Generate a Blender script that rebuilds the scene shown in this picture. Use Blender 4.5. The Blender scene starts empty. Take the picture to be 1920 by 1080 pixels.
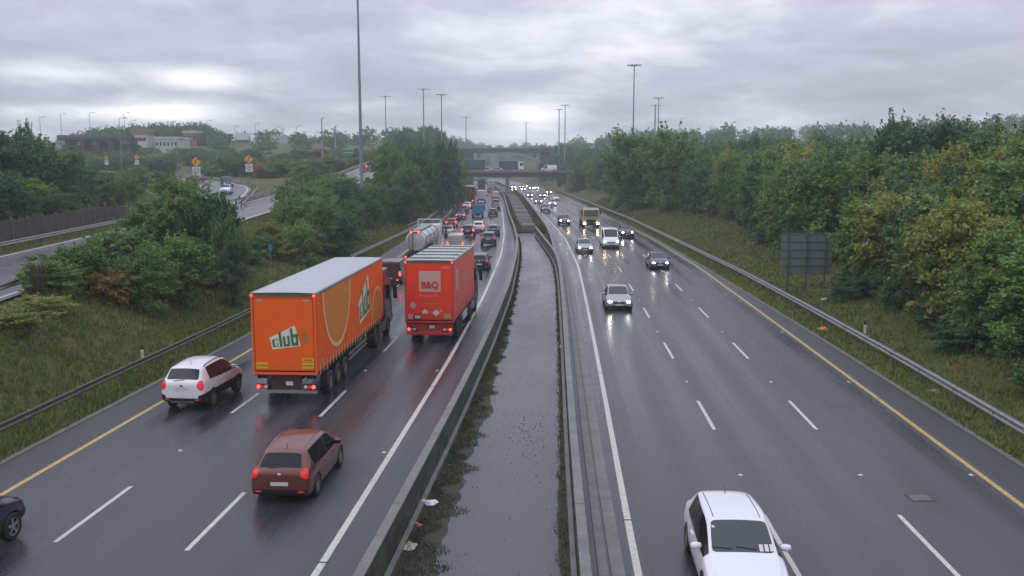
import bpy, bmesh, math, random
import numpy as np
from mathutils import Vector, Matrix, Euler
from mathutils.bvhtree import BVHTree

R = math.radians
C = bpy.context.scene.collection
SC = bpy.context.scene
rnd = random.Random(7)
nrs = np.random.RandomState(11)

# ------------------------------------------------------------------ camera
F, CY, H = 1700.0, 308.0, 9.45          # focal length in photo pixels, horizon row, camera height
TH = math.atan((540 - CY) / F)
cam = bpy.data.cameras.new('camera'); cam.sensor_width = 36; cam.lens = F / 1920 * 36
cam.clip_start = 0.5; cam.clip_end = 9000
co = bpy.data.objects.new('camera', cam); C.objects.link(co)
co.location = (0, 0, H); co.rotation_euler = (math.pi / 2 - TH, 0, 0)
SC.camera = co

# ------------------------------------------------------------------ view
vs = SC.view_settings
vs.view_transform = 'Standard'; vs.look = 'None'; vs.gamma = 1; vs.use_curve_mapping = False
vs.exposure = 0.35

# ------------------------------------------------------------------ sky (overcast) and sun
SUN_EL, SUN_ROT = R(38), R(60)
world = bpy.data.worlds.new('World'); SC.world = world; world.use_nodes = True
def build_world():
    nt = world.node_tree; N = nt.nodes; L = nt.links; N.clear()
    out = N.new('ShaderNodeOutputWorld'); bg = N.new('ShaderNodeBackground')
    sky = N.new('ShaderNodeTexSky'); sky.sky_type = 'NISHITA'; sky.sun_disc = False
    sky.sun_elevation = SUN_EL; sky.sun_rotation = SUN_ROT; sky.air_density = 1.5; sky.dust_density = 3
    sk = N.new('ShaderNodeVectorMath'); sk.operation = 'SCALE'; sk.inputs['Scale'].default_value = 0.08
    L.new(sky.outputs[0], sk.inputs[0])
    tc = N.new('ShaderNodeTexCoord'); sp = N.new('ShaderNodeSeparateXYZ'); L.new(tc.outputs['Generated'], sp.inputs[0])
    def m(op, a, b=None, c=None, clamp=False):
        n = N.new('ShaderNodeMath'); n.operation = op; n.use_clamp = clamp
        for i, v in enumerate((a, b, c)):
            if v is None: continue
            if isinstance(v, (int, float)): n.inputs[i].default_value = v
            else: L.new(v, n.inputs[i])
        return n.outputs[0]
    x, y, z = sp.outputs
    zz = m('MAXIMUM', z, 0.0)
    den = m('ADD', zz, 0.17)
    u = m('DIVIDE', x, den); v = m('DIVIDE', y, den)
    cb = N.new('ShaderNodeCombineXYZ'); L.new(u, cb.inputs[0]); L.new(v, cb.inputs[1])
    def noise(scale, det, rough, off, sx=1, sy=1, dist=0.0):
        mp = N.new('ShaderNodeMapping'); L.new(cb.outputs[0], mp.inputs[0])
        mp.inputs['Location'].default_value = off; mp.inputs['Scale'].default_value = (sx, sy, 1)
        n = N.new('ShaderNodeTexNoise'); n.inputs['Scale'].default_value = scale; n.inputs['Detail'].default_value = det
        n.inputs['Roughness'].default_value = rough; n.inputs['Distortion'].default_value = dist
        L.new(mp.outputs[0], n.inputs['Vector']); return n.outputs['Fac']
    big = noise(0.9, 3, 0.5, (3.2, 1.7, 0)); fine = noise(2.2, 9, 0.62, (8.1, 2.2, 0), dist=0.5)
    thin = noise(6, 6, 0.6, (1.1, 7.7, 0), 1.0, 0.8)
    base = m('ADD', m('MULTIPLY', big, 0.32), m('ADD', m('MULTIPLY', fine, 0.32), m('MULTIPLY', thin, 0.11)))
    base = m('ADD', base, 0.125)
    # breaks in the cloud low over the horizon: given by world direction (azimuth, elevation)
    az = m('ARCTAN2', x, y)
    el = m('ARCSINE', z)
    def gap(a0, e0, sa, se, amp):
        da = m('DIVIDE', m('SUBTRACT', az, R(a0)), R(sa)); de = m('DIVIDE', m('SUBTRACT', el, R(e0)), R(se))
        g = m('EXPONENT', m('MULTIPLY', m('ADD', m('MULTIPLY', da, da), m('MULTIPLY', de, de)), -1.0))
        return m('MULTIPLY', g, amp)
    g = gap(-18.5, 4.9, 3.4, .75, 0.26)
    for q in ((-26.5, 4.9, 3.0, .8, .14), (-20.5, 2.95, 3.6, .6, .36), (-27, 2.9, 4, .5, .16), (1.0, 2.9, 3.4, 1.3, .30), (-8.5, 3.3, 3.5, .8, .07), (4, 7.5, 13, 2.6, .05), (-24, 8, 8, 3, -.03),
              (-4, .9, 24, .8, .14), (-11, 1.6, 5, .6, .10), (14, 1.6, 9, .8, .08), (-9, 5.6, 6, 1.2, -.05), (21, 5.5, 7, 3.5, -.04)): g = m('ADD', g, gap(*q))
    # the same sort of breaks go on round the horizon outside the frame
    lowband = m('EXPONENT', m('MULTIPLY', m('MULTIPLY', m('SUBTRACT', el, R(3)), m('SUBTRACT', el, R(3))), -420.0))
    ringn = N.new('ShaderNodeTexNoise'); ringn.noise_dimensions = '1D'; ringn.inputs['Scale'].default_value = 3.0
    L.new(az, ringn.inputs['W'])
    base = m('ADD', base, g)
    base = m('ADD', base, m('MULTIPLY', m('MULTIPLY', lowband, m('SUBTRACT', ringn.outputs['Fac'], 0.5)), 0.16))
    cr = N.new('ShaderNodeValToRGB'); L.new(base, cr.inputs[0]); e = cr.color_ramp.elements
    e[0].position = 0.38; e[0].color = (0.33, 0.34, 0.425, 1)
    e[1].position = 0.88; e[1].color = (1.6, 1.62, 1.60, 1)
    for p, c in ((0.45, (0.39, 0.40, 0.50, 1)), (0.53, (0.49, 0.50, 0.61, 1)), (0.62, (0.72, 0.735, 0.82, 1)), (0.72, (1.0, 1.02, 1.06, 1))):
        q = e.new(p); q.color = c
    # brighter overhead, as an overcast sky is
    gain = m('ADD', m('MULTIPLY', zz, 1.25), 0.88)
    sc = N.new('ShaderNodeVectorMath'); sc.operation = 'SCALE'; L.new(cr.outputs[0], sc.inputs[0]); L.new(gain, sc.inputs['Scale'])
    mx = N.new('ShaderNodeMix'); mx.data_type = 'RGBA'; mx.inputs['Factor'].default_value = 0.95
    L.new(sk.outputs[0], mx.inputs['A']); L.new(sc.outputs[0], mx.inputs['B'])
    L.new(mx.outputs['Result'], bg.inputs['Color']); bg.inputs['Strength'].default_value = 1.0
    L.new(bg.outputs[0], out.inputs[0])
build_world()
sl = bpy.data.lights.new('sun', 'SUN'); sl.energy = 0.5; sl.angle = R(40); sl.color = (1, 0.97, 0.93)
so = bpy.data.objects.new('sun', sl); C.objects.link(so)
so.rotation_euler = (R(90) - SUN_EL, 0, math.pi - SUN_ROT + math.pi)
SC.cycles.max_bounces = 6; SC.cycles.diffuse_bounces = 3; SC.cycles.glossy_bounces = 3
SC.cycles.transmission_bounces = 2; SC.cycles.transparent_max_bounces = 4; SC.cycles.volume_bounces = 1
SC.cycles.caustics_reflective = False; SC.cycles.caustics_refractive = False
SC.cycles.use_denoising = True

# ------------------------------------------------------------------ helpers
def at(px, py, z=0.0):
    """the point of height z that photo pixel (px, py) looks at"""
    dx = (px - 960) / F; dz = (540 - py) / F
    fy = math.cos(TH) + dz * math.sin(TH); fz = -math.sin(TH) + dz * math.cos(TH)
    t = (z - H) / fz
    return Vector((dx * t, fy * t, z))

class Curve:
    """smooth value over distance, through the given points"""
    def __init__(self, pts):
        xs = np.array([p[0] for p in pts], float); ys = np.array([p[1] for p in pts], float)
        t = np.arange(xs[0], xs[-1] + 1, 1.0); v = np.interp(t, xs, ys)
        k = 9; ker = np.hanning(k + 2)[1:-1]; ker /= ker.sum()
        for _ in range(3):
            e0 = v[0] - (v[1] - v[0]) * np.arange(k // 2, 0, -1); e1 = v[-1] + (v[-1] - v[-2]) * np.arange(1, k // 2 + 1)
            v = np.convolve(np.concatenate([e0, v, e1]), ker, 'valid')
        self.t, self.v = t, v
    def __call__(self, y): return np.interp(y, self.t, self.v) if not np.isscalar(y) else float(np.interp(y, self.t, self.v))
    def slope(self, y): return (self(y + 2) - self(y - 2)) / 4

def tag(o, label=None, cat=None, group=None, kind=None):
    if label: o['label'] = label
    if cat: o['category'] = cat
    if group: o['group'] = group
    if kind: o['kind'] = kind
    return o

class MB:
    """collects vertices and faces, then becomes ONE mesh object"""
    def __init__(self): self.v = []; self.f = []; self.m = []; self.uv = None
    def add(self, vs_, fs, mi=0):
        b = len(self.v); self.v.extend([tuple(p) for p in vs_]); self.f.extend([tuple(b + i for i in f) for f in fs]); self.m.extend([mi] * len(fs)); return self
    def box(self, a, b, mi=0, mat=None):
        x0, y0, z0 = a; x1, y1, z1 = b
        vs_ = [(x0, y0, z0), (x1, y0, z0), (x1, y1, z0), (x0, y1, z0), (x0, y0, z1), (x1, y0, z1), (x1, y1, z1), (x0, y1, z1)]
        if mat is not None: vs_ = [mat @ Vector(p) for p in vs_]
        return self.add(vs_, [(0, 3, 2, 1), (4, 5, 6, 7), (0, 1, 5, 4), (1, 2, 6, 5), (2, 3, 7, 6), (3, 0, 4, 7)], mi)
    def tube(self, a, b, r0, r1=None, n=8, mi=0, cap=True):
        a = Vector(a); b = Vector(b); r1 = r0 if r1 is None else r1
        d = (b - a).normalized(); s = d.orthogonal().normalized(); t = d.cross(s)
        vs_ = []
        for p, r in ((a, r0), (b, r1)):
            for k in range(n):
                an = 2 * math.pi * k / n; vs_.append(p + s * (r * math.cos(an)) + t * (r * math.sin(an)))
        fs = [(k, (k + 1) % n, n + (k + 1) % n, n + k) for k in range(n)]
        if cap: fs += [tuple(range(n))[::-1], tuple(range(n, 2 * n))]
        return self.add(vs_, fs, mi)
    def beam(self, a, b, w, h, mi=0):
        """square bar from a to b, w wide (level), h deep"""
        a = Vector(a); b = Vector(b); d = (b - a).normalized()
        s = d.cross(Vector((0, 0, 1)));
        if s.length < 1e-4: s = Vector((1, 0, 0))
        s.normalize(); t = s.cross(d)
        vs_ = []
        for p in (a, b):
            for (i, j) in ((-1, -1), (1, -1), (1, 1), (-1, 1)): vs_.append(p + s * (i * w / 2) + t * (j * h / 2))
        return self.add(vs_, [(3, 2, 1, 0), (4, 5, 6, 7), (0, 1, 5, 4), (1, 2, 6, 5), (2, 3, 7, 6), (3, 0, 4, 7)], mi)
    def lathe(self, prof, n=20, axis='X', origin=(0, 0, 0), mi=0, closed=False):
        vs_ = []; o = Vector(origin)
        for (r, h) in prof:
            for k in range(n):
                an = 2 * math.pi * k / n; c, s = r * math.cos(an), r * math.sin(an)
                vs_.append(o + (Vector((h, c, s)) if axis == 'X' else Vector((c, h, s)) if axis == 'Y' else Vector((c, s, h))))
        fs = []; m_ = len(prof)
        for i in range(m_ if closed else m_ - 1):
            j = (i + 1) % m_
            for k in range(n): fs.append((i * n + k, i * n + (k + 1) % n, j * n + (k + 1) % n, j * n + k))
        if not closed:
            fs.append(tuple(range(n))[::-1]); fs.append(tuple(range((m_ - 1) * n, m_ * n)))
        return self.add(vs_, fs, mi)
    def build(self, name, mats, parent=None, smooth=False, loc=None):
        me = bpy.data.meshes.new(name); me.from_pydata(self.v, [], self.f)
        if not isinstance(mats, (list, tuple)): mats = [mats]
        for q in mats: me.materials.append(q)
        if len(mats) > 1: me.polygons.foreach_set('material_index', self.m)
        if smooth: me.polygons.foreach_set('use_smooth', [True] * len(me.polygons))
        if self.uv is not None:
            ul = me.uv_layers.new(name='UVMap'); li = np.empty(len(me.loops), int); me.loops.foreach_get('vertex_index', li)
            ul.data.foreach_set('uv', np.asarray(self.uv, float)[li].ravel())
        me.update()
        o = bpy.data.objects.new(name, me); C.objects.link(o)
        if parent is not None: o.parent = parent
        if loc is not None: o.location = loc
        return o

def bevel(o, w=0.02, seg=2):
    md = o.modifiers.new('b', 'BEVEL'); md.width = w; md.segments = seg; md.limit_method = 'ANGLE'; return o

def empty(name, loc, rz=0, label=None, cat=None, group=None, kind=None):
    o = bpy.data.objects.new(name, None); C.objects.link(o); o.location = loc; o.rotation_euler = (0, 0, rz)
    o.empty_display_size = 0.3
    return tag(o, label, cat, group, kind)

CHILDREN = {}
def copy_tree(o, parent=None, recol=None):
    c = o.copy(); C.objects.link(c); c.parent = parent
    if recol and c.type == 'MESH':
        for i, sl_ in enumerate(c.material_slots):
            nm = sl_.material.name if sl_.material else ''
            if nm in recol: sl_.link = 'OBJECT'; sl_.material = recol[nm]
    for ch in o.children: copy_tree(ch, c, recol)
    return c

def drop_tree(o):
    for ch in list(o.children): drop_tree(ch)
    bpy.data.objects.remove(o, do_unlink=True)

# ------------------------------------------------------------------ materials
def mat(name, col, rough=0.6, metal=0.0, spec=0.5, noise=None, bump=None, emit=None, coat=0.0, sub=None):
    """noise=(scale, amount, (second colour)); bump=(scale, strength)"""
    m = bpy.data.materials.new(name); m.use_nodes = True; nt = m.node_tree; N = nt.nodes; L = nt.links
    p = N['Principled BSDF']
    p.inputs['Base Color'].default_value = (*col, 1); p.inputs['Roughness'].default_value = rough
    p.inputs['Metallic'].default_value = metal; p.inputs['Specular IOR Level'].default_value = spec
    if coat: p.inputs['Coat Weight'].default_value = coat; p.inputs['Coat Roughness'].default_value = 0.08
    if emit: p.inputs['Emission Color'].default_value = (*emit[0], 1); p.inputs['Emission Strength'].default_value = emit[1]
    tc = N.new('ShaderNodeTexCoord')
    if noise:
        n = N.new('ShaderNodeTexNoise'); n.inputs['Scale'].default_value = noise[0]; n.inputs['Detail'].default_value = 5
        n.inputs['Roughness'].default_value = 0.65
        L.new(tc.outputs['Object'], n.inputs['Vector'])
        r = N.new('ShaderNodeValToRGB'); L.new(n.outputs['Fac'], r.inputs[0]); e = r.color_ramp.elements
        c2 = noise[2] if len(noise) > 2 else tuple(c * 0.6 for c in col)
        a = noise[1]
        e[0].position = 0.5 - 0.22 / max(a, .1) * .5; e[0].color = (*c2, 1); e[1].position = 0.5 + 0.22 / max(a, .1) * .5; e[1].color = (*col, 1)
        L.new(r.outputs[0], p.inputs['Base Color'])
    if bump:
        n = N.new('ShaderNodeTexNoise'); n.inputs['Scale'].default_value = bump[0]; n.inputs['Detail'].default_value = 4
        L.new(tc.outputs['Object'], n.inputs['Vector'])
        b = N.new('ShaderNodeBump'); b.inputs['Strength'].default_value = bump[1]; b.inputs['Distance'].default_value = 0.02
        L.new(n.outputs['Fac'], b.inputs['Height']); L.new(b.outputs[0], p.inputs['Normal'])
    return m

def asphalt(name, c0, c1, r0, r1, streak=True, bumps=0.6, patch=None, tracks=False):
    """wet asphalt; UV = metres across and along, so that the wheel tracks run with the lanes"""
    m = bpy.data.materials.new(name); m.use_nodes = True; nt = m.node_tree; N = nt.nodes; L = nt.links
    p = N['Principled BSDF']; p.inputs['Specular IOR Level'].default_value = 0.5
    uv = N.new('ShaderNodeUVMap'); uv.uv_map = 'UVMap'
    def nz(scale, det, sc=(1, 1, 1), rough=0.6):
        mp = N.new('ShaderNodeMapping'); mp.inputs['Scale'].default_value = sc; L.new(uv.outputs[0], mp.inputs[0])
        n = N.new('ShaderNodeTexNoise'); n.inputs['Scale'].default_value = scale; n.inputs['Detail'].default_value = det
        n.inputs['Roughness'].default_value = rough; L.new(mp.outputs[0], n.inputs['Vector']); return n.outputs['Fac']
    st = nz(1.0, 6, (.85, 0.010, 1), 0.75); bl = nz(0.16, 6, (1, .35, 1), .7); fi = nz(17, 4)
    def mm(op, a, b):
        n = N.new('ShaderNodeMath'); n.operation = op
        for i, v in enumerate((a, b)):
            if isinstance(v, (int, float)): n.inputs[i].default_value = v
            else: L.new(v, n.inputs[i])
        return n.outputs[0]
    f = mm('ADD', mm('MULTIPLY', st, 0.65 if streak else 0.15), mm('MULTIPLY', bl, 0.35 if streak else 0.85))
    if tracks:
        sx = N.new('ShaderNodeSeparateXYZ'); L.new(uv.outputs[0], sx.inputs[0])
        wob = nz(.5, 2, (.01, .05, 1)); ph = mm('ADD', mm('MULTIPLY', sx.outputs[0], 2 * math.pi / 1.84), mm('MULTIPLY', wob, 1.2))
        f = mm('ADD', f, mm('MULTIPLY', mm('MULTIPLY', mm('SINE', ph, 0), nz(.8, 3, (.4, .03, 1))), 0.16))
    r = N.new('ShaderNodeValToRGB'); L.new(f, r.inputs[0]); e = r.color_ramp.elements
    e[0].position = 0.36; e[0].color = (*c0, 1); e[1].position = 0.64; e[1].color = (*c1, 1)
    sp = N.new('ShaderNodeMix'); sp.data_type = 'RGBA'; sp.blend_type = 'MULTIPLY'; sp.inputs['Factor'].default_value = 0.55
    L.new(r.outputs[0], sp.inputs['A'])
    rr = N.new('ShaderNodeValToRGB'); L.new(fi, rr.inputs[0]); rr.color_ramp.elements[0].position = .32; rr.color_ramp.elements[0].color = (.15, .15, .15, 1)
    rr.color_ramp.elements[1].position = .68; rr.color_ramp.elements[1].color = (1.7, 1.7, 1.7, 1)
    L.new(rr.outputs[0], sp.inputs['B']); L.new(sp.outputs['Result'], p.inputs['Base Color'])
    ro = N.new('ShaderNodeMapRange'); ro.inputs['From Min'].default_value = 0.38; ro.inputs['From Max'].default_value = 0.62
    ro.inputs['To Min'].default_value = r0; ro.inputs['To Max'].default_value = r1; L.new(f, ro.inputs['Value'])
    L.new(ro.outputs[0], p.inputs['Roughness'])
    b = N.new('ShaderNodeBump'); b.inputs['Strength'].default_value = bumps; b.inputs['Distance'].default_value = 0.006
    L.new(fi, b.inputs['Height']); L.new(b.outputs[0], p.inputs['Normal'])
    return m

M = {}
M['road'] = asphalt('wet_asphalt', (.026, .028, .034), (.066, .069, .079), 0.20, 0.48, tracks=True)
M['shoulder'] = asphalt('shoulder_asphalt', (.036, .036, .040), (.056, .055, .058), 0.40, 0.55, streak=False)
M['median'] = asphalt('median_asphalt', (.045, .048, .054), (.095, .097, .104), 0.18, 0.45, streak=False, bumps=.6)
M['ramp'] = asphalt('ramp_asphalt', (.045, .046, .05), (.075, .075, .08), 0.2, 0.4)
M['seal'] = mat('joint_seal', (.014, .014, .016), .35)
M['white_line'] = mat('white_line_paint', (.64, .62, .56), .45, noise=(7, 0.6, (.42, .405, .36)))
M['yellow_line'] = mat('yellow_line_paint', (.62, .42, .12), .5, noise=(9, 0.9, (.36, .24, .08)))
M['stud'] = mat('road_stud', (.7, .7, .6), .3)
M['kerb'] = mat('verge_kerb', (.17, .155, .14), .7, noise=(3, .6, (.09, .085, .07)))
M['concrete'] = mat('wet_concrete', (.20, .195, .185), .55, noise=(1.3, .6, (.12, .12, .11)), bump=(20, .25))
M['concrete_dark'] = mat('mossy_concrete', (.085, .088, .068), .65, noise=(1.3, 1.0, (.026, .030, .020)), bump=(16, .35))
M['concrete_pale'] = mat('pale_concrete', (.30, .29, .27), .6, noise=(1.0, .6, (.2, .195, .18)), bump=(20, .2))
M['concrete_cover'] = mat('stained_cover', (.085, .080, .062), .6, noise=(.8, .9, (.045, .05, .032)))
M['steel'] = mat('galvanised_steel', (.36, .38, .37), .42, .55, noise=(4, .5, (.22, .24, .23)))
M['steel_dull'] = mat('weathered_steel', (.14, .155, .13), .5, .4, noise=(4, .5, (.07, .085, .06)))
M['post'] = mat('steel_post', (.15, .155, .14), .55, .5)
M['mast'] = mat('mast_steel', (.24, .27, .30), .5, .3, noise=(.6, .5, (.19, .215, .24)))
M['black'] = mat('black_plastic', (.012, .012, .013), .5)
M['tyre'] = mat('tyre_rubber', (.014, .014, .015), .6)
M['rim'] = mat('alloy_rim', (.42, .43, .44), .3, .8)
M['glass'] = mat('dark_glass', (.010, .013, .016), .08, 0, .30)
M['screen_glass'] = mat('windscreen_glass', (.035, .045, .045), .08, 0, .6)
M['chrome'] = mat('chrome', (.6, .6, .6), .15, 1)
M['plate_white'] = mat('plate_white', (.6, .6, .58), .4)
M['lamp_red'] = mat('tail_lamp', (.30, .01, .01), .25, emit=((1, .02, .015), .12))
M['lamp_red_lit'] = mat('tail_lamp_lit', (.5, .02, .02), .25, emit=((1, .045, .03), 5))
M['lamp_head'] = mat('head_lamp', (.42, .45, .48), .12)
M['lamp_bulb'] = mat('head_bulb', (.6, .6, .6), .2); M['lamp_head_lit'] = mat('head_lamp_lit', (.5, .52, .55), .15, emit=((1, .95, .88), .9)); M['bulb_lit'] = mat('head_bulb_lit', (.8, .8, .8), .2, emit=((1, .96, .88), 110)); M['bulb_warm'] = mat('head_bulb_warm', (.8, .7, .5), .2, emit=((1, .62, .28), 100)); M['lamp_head_soft'] = mat('head_lamp_soft', (.6, .55, .45), .15, emit=((1, .68, .36), .9))
M['lamp_head_warm'] = mat('head_lamp_warm', (.8, .7, .5), .2, emit=((1, .62, .28), 45))
M['lamp_amber'] = mat('amber_lamp', (.6, .25, .03), .3, emit=((1, .4, .05), .1))
M['rust'] = mat('under_frame', (.09, .028, .018), .6, noise=(3, .6, (.03, .014, .012)))
M['timber'] = mat('fence_timber', (.10, .085, .075), .8, noise=(2.2, .6, (.055, .047, .042)), bump=(12, .3))
M['bark'] = mat('bark', (.055, .045, .035), .9, bump=(8, .6), noise=(3, .5, (.03, .026, .02)))

def paint(name, col, rough=.28, metal=0.0, coat=.6): return mat(name, col, rough, metal, .5, coat=coat)
def leafmat(name, c0, c1, c2):
    m = bpy.data.materials.new(name); m.use_nodes = True; nt = m.node_tree; N = nt.nodes; L = nt.links
    p = N['Principled BSDF']; p.inputs['Roughness'].default_value = .5; p.inputs['Specular IOR Level'].default_value = .35
    oi = N.new('ShaderNodeObjectInfo'); tc = N.new('ShaderNodeTexCoord')
    n = N.new('ShaderNodeTexNoise'); n.inputs['Scale'].default_value = 1.1; n.inputs['Detail'].default_value = 6; n.inputs['Roughness'].default_value = .75
    L.new(tc.outputs['Object'], n.inputs['Vector'])
    g = N.new('ShaderNodeNewGeometry')
    a = N.new('ShaderNodeMath'); a.operation = 'MULTIPLY_ADD'; L.new(oi.outputs['Random'], a.inputs[0]); a.inputs[1].default_value = .34
    L.new(n.outputs['Fac'], a.inputs[2])
    a2 = N.new('ShaderNodeMath'); a2.operation = 'MULTIPLY_ADD'; L.new(g.outputs['Random Per Island'], a2.inputs[0]); a2.inputs[1].default_value = .40
    L.new(a.outputs[0], a2.inputs[2])
    r = N.new('ShaderNodeValToRGB'); L.new(a2.outputs[0], r.inputs[0]); e = r.color_ramp.elements
    e[0].position = .5; e[0].color = (*c0, 1); e[1].position = 1.2 if False else .98; e[1].color = (*c2, 1)
    q = e.new(.76); q.color = (*c1, 1)
    L.new(r.outputs[0], p.inputs['Base Color'])
    tr = N.new('ShaderNodeBsdfTranslucent'); L.new(r.outputs[0], tr.inputs[0])
    mx = N.new('ShaderNodeMixShader'); mx.inputs[0].default_value = .35
    L.new(p.outputs[0], mx.inputs[1]); L.new(tr.outputs[0], mx.inputs[2])
    L.new(mx.outputs[0], N['Material Output'].inputs[0])
    return m
M['leaf_mid'] = leafmat('green_leaves', (.034, .095, .022), (.085, .190, .042), (.190, .280, .066))
M['leaf_dark'] = leafmat('dark_green_leaves', (.026, .078, .030), (.056, .140, .050), (.120, .210, .066))
M['leaf_yellow'] = leafmat('yellow_green_leaves', (.070, .120, .020), (.185, .240, .042), (.330, .330, .075))
M['leaf_autumn'] = leafmat('autumn_leaves', (.075, .100, .022), (.200, .160, .034), (.380, .200, .045))
M['leaf_bright'] = leafmat('bright_green_leaves', (.045, .110, .018), (.100, .210, .034), (.200, .310, .070))

def groundmat():
    m = bpy.data.materials.new('wet_grass_soil'); m.use_nodes = True; nt = m.node_tree; N = nt.nodes; L = nt.links
    p = N['Principled BSDF']; p.inputs['Roughness'].default_value = .85; p.inputs['Specular IOR Level'].default_value = .25
    tc = N.new('ShaderNodeTexCoord')
    def nz(s, d, r=.65):
        n = N.new('ShaderNodeTexNoise'); n.inputs['Scale'].default_value = s; n.inputs['Detail'].default_value = d; n.inputs['Roughness'].default_value = r
        L.new(tc.outputs['Object'], n.inputs['Vector']); return n.outputs['Fac']
    a = nz(.16, 6, .7); b = nz(2.6, 5, .7)
    r = N.new('ShaderNodeValToRGB'); L.new(a, r.inputs[0]); e = r.color_ramp.elements
    e[0].position = .38; e[0].color = (.062, .090, .020, 1); e[1].position = .64; e[1].color = (.130, .095, .040, 1)
    q = e.new(.5); q.color = (.095, .105, .030, 1)
    rr = N.new('ShaderNodeValToRGB'); L.new(b, rr.inputs[0]); rr.color_ramp.elements[0].position = .3; rr.color_ramp.elements[0].color = (.4, .4, .4, 1)
    rr.color_ramp.elements[1].position = .7; rr.color_ramp.elements[1].color = (1.3, 1.3, 1.2, 1)
    mx = N.new('ShaderNodeMix'); mx.data_type = 'RGBA'; mx.blend_type = 'MULTIPLY'; mx.inputs['Factor'].default_value = .8
    L.new(r.outputs[0], mx.inputs['A']); L.new(rr.outputs[0], mx.inputs['B']); L.new(mx.outputs['Result'], p.inputs['Base Color'])
    bp = N.new('ShaderNodeBump'); bp.inputs['Strength'].default_value = .9; bp.inputs['Distance'].default_value = .12; L.new(b, bp.inputs['Height'])
    L.new(bp.outputs[0], p.inputs['Normal'])
    return m
M['ground'] = groundmat()
def grassmat(name, c0, c1, c2):
    m = bpy.data.materials.new(name); m.use_nodes = True; nt = m.node_tree; N = nt.nodes; L = nt.links
    p = N['Principled BSDF']; p.inputs['Roughness'].default_value = .6; p.inputs['Specular IOR Level'].default_value = .3
    tc = N.new('ShaderNodeTexCoord'); n = N.new('ShaderNodeTexNoise'); n.inputs['Scale'].default_value = .28; n.inputs['Detail'].default_value = 6
    n.inputs['Roughness'].default_value = .75
    L.new(tc.outputs['Object'], n.inputs['Vector']); g = N.new('ShaderNodeNewGeometry')
    a = N.new('ShaderNodeMath'); a.operation = 'MULTIPLY_ADD'; L.new(g.outputs['Random Per Island'], a.inputs[0]); a.inputs[1].default_value = .25; L.new(n.outputs['Fac'], a.inputs[2])
    r = N.new('ShaderNodeValToRGB'); L.new(a.outputs[0], r.inputs[0]); e = r.color_ramp.elements
    e[0].position = .42; e[0].color = (*c0, 1); e[1].position = .82; e[1].color = (*c2, 1); q = e.new(.62); q.color = (*c1, 1)
    L.new(r.outputs[0], p.inputs['Base Color']); return m
M['grass'] = grassmat('grass_blades', (.074, .150, .018), (.135, .180, .034), (.205, .170, .052))
M['weeds'] = grassmat('weed_blades', (.045, .075, .016), (.080, .080, .030), (.11, .085, .045))

# ------------------------------------------------------------------ road alignment (metres; Y is distance from the camera)
WL = Curve([(-20, -7.2), (0, -5.9), (20, -4.57), (43, -3.08), (64, -2.08), (94, -1.15), (123, -1.05), (177, -1.8), (262, -3.9), (350, -7.5), (450, -14), (600, -30)])
WR = Curve([(-20, 1.4), (0, 2.1), (20, 2.92), (37, 3.85), (60, 5.05), (84, 6.2), (116, 6.85), (145, 6.5), (177, 5.8), (262, 3.9), (316, 2.2), (400, -2), (500, -9), (600, -20)])
LB = Curve([(-20, -6.2), (0, -4.7), (18, -3.2), (33, -2.05), (48, -1.1), (66, -.2), (88, .42), (106, .6), (127, .3), (160, -.5), (258, -2.3), (350, -6), (450, -12.5), (600, -28.5)])
RB = Curve([(-20, .1), (0, .9), (18, 1.55), (29, 2.0), (52, 3.05), (72, 3.9), (84, 4.25), (92, 4.22), (105, 3.8), (127, 3.2)])
RB2 = Curve([(90, 4.3), (110, 4.75), (126, 4.85), (160, 4.5), (177, 4.3), (250, 3.2), (316, 1.0), (400, -4), (500, -10.5), (600, -21.5)])
GL = Curve([(-20, -20.5), (10, -18.5), (30, -17.2), (36, -16.95), (45, -16.3), (60, -15.7), (85, -15.5), (121, -13.95), (147, -13.8), (264, -15.5), (350, -19.5), (450, -26), (600, -42)])
GR = Curve([(-20, 14.2), (10, 16.0), (29, 17.05), (37, 17.57), (53, 18.3), (73, 18.95), (108, 19.2), (150, 19.3), (215, 17.9), (308, 15.7), (400, 11.5), (600, -6)])
KL = Curve([(-20, -19), (10, -17.4), (28, -16.25), (39, -15.45), (48, -14.75), (85, -13.6), (121, -13.0), (147, -13.1), (264, -14.9), (350, -18.9), (450, -25.4), (600, -41.4)])
KR = Curve([(-20, 13.7), (10, 15.3), (28, 16.1), (37, 16.4), (48, 16.8), (66, 17.3), (90, 17.9), (120, 18.3), (150, 18.2), (215, 16.9), (308, 14.7), (400, 10.6), (600, -7)])
# slip road (ramp) on the left bank
RR = Curve([(-20, -15.5), (20, -21), (43, -24.5), (97, -29.5), (125, -30), (160, -28.5), (190, -27.5), (250, -29), (300, -30)])
RL = Curve([(-20, -27), (20, -31.5), (45, -34.5), (63, -36), (88, -38.5), (112, -39.5), (122, -38.2), (160, -36.5), (190, -35.5), (250, -37), (300, -38)])
RZ = Curve([(-20, 2.4), (20, 2.8), (50, 3.0), (97, 3.2), (125, 3.9), (160, 5.4), (200, 7.7), (240, 9.7), (300, 11.5)])
LOOP = [(-36.5, 96, 3.22), (-39.5, 112, 3.6), (-43, 128, 4.0), (-47, 146, 4.5), (-51, 162, 5.0), (-57, 178, 5.35), (-67, 193, 5.8), (-80, 206, 6.3), (-96, 216, 6.9), (-116, 222, 7.6), (-140, 226, 8.2)]

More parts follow.
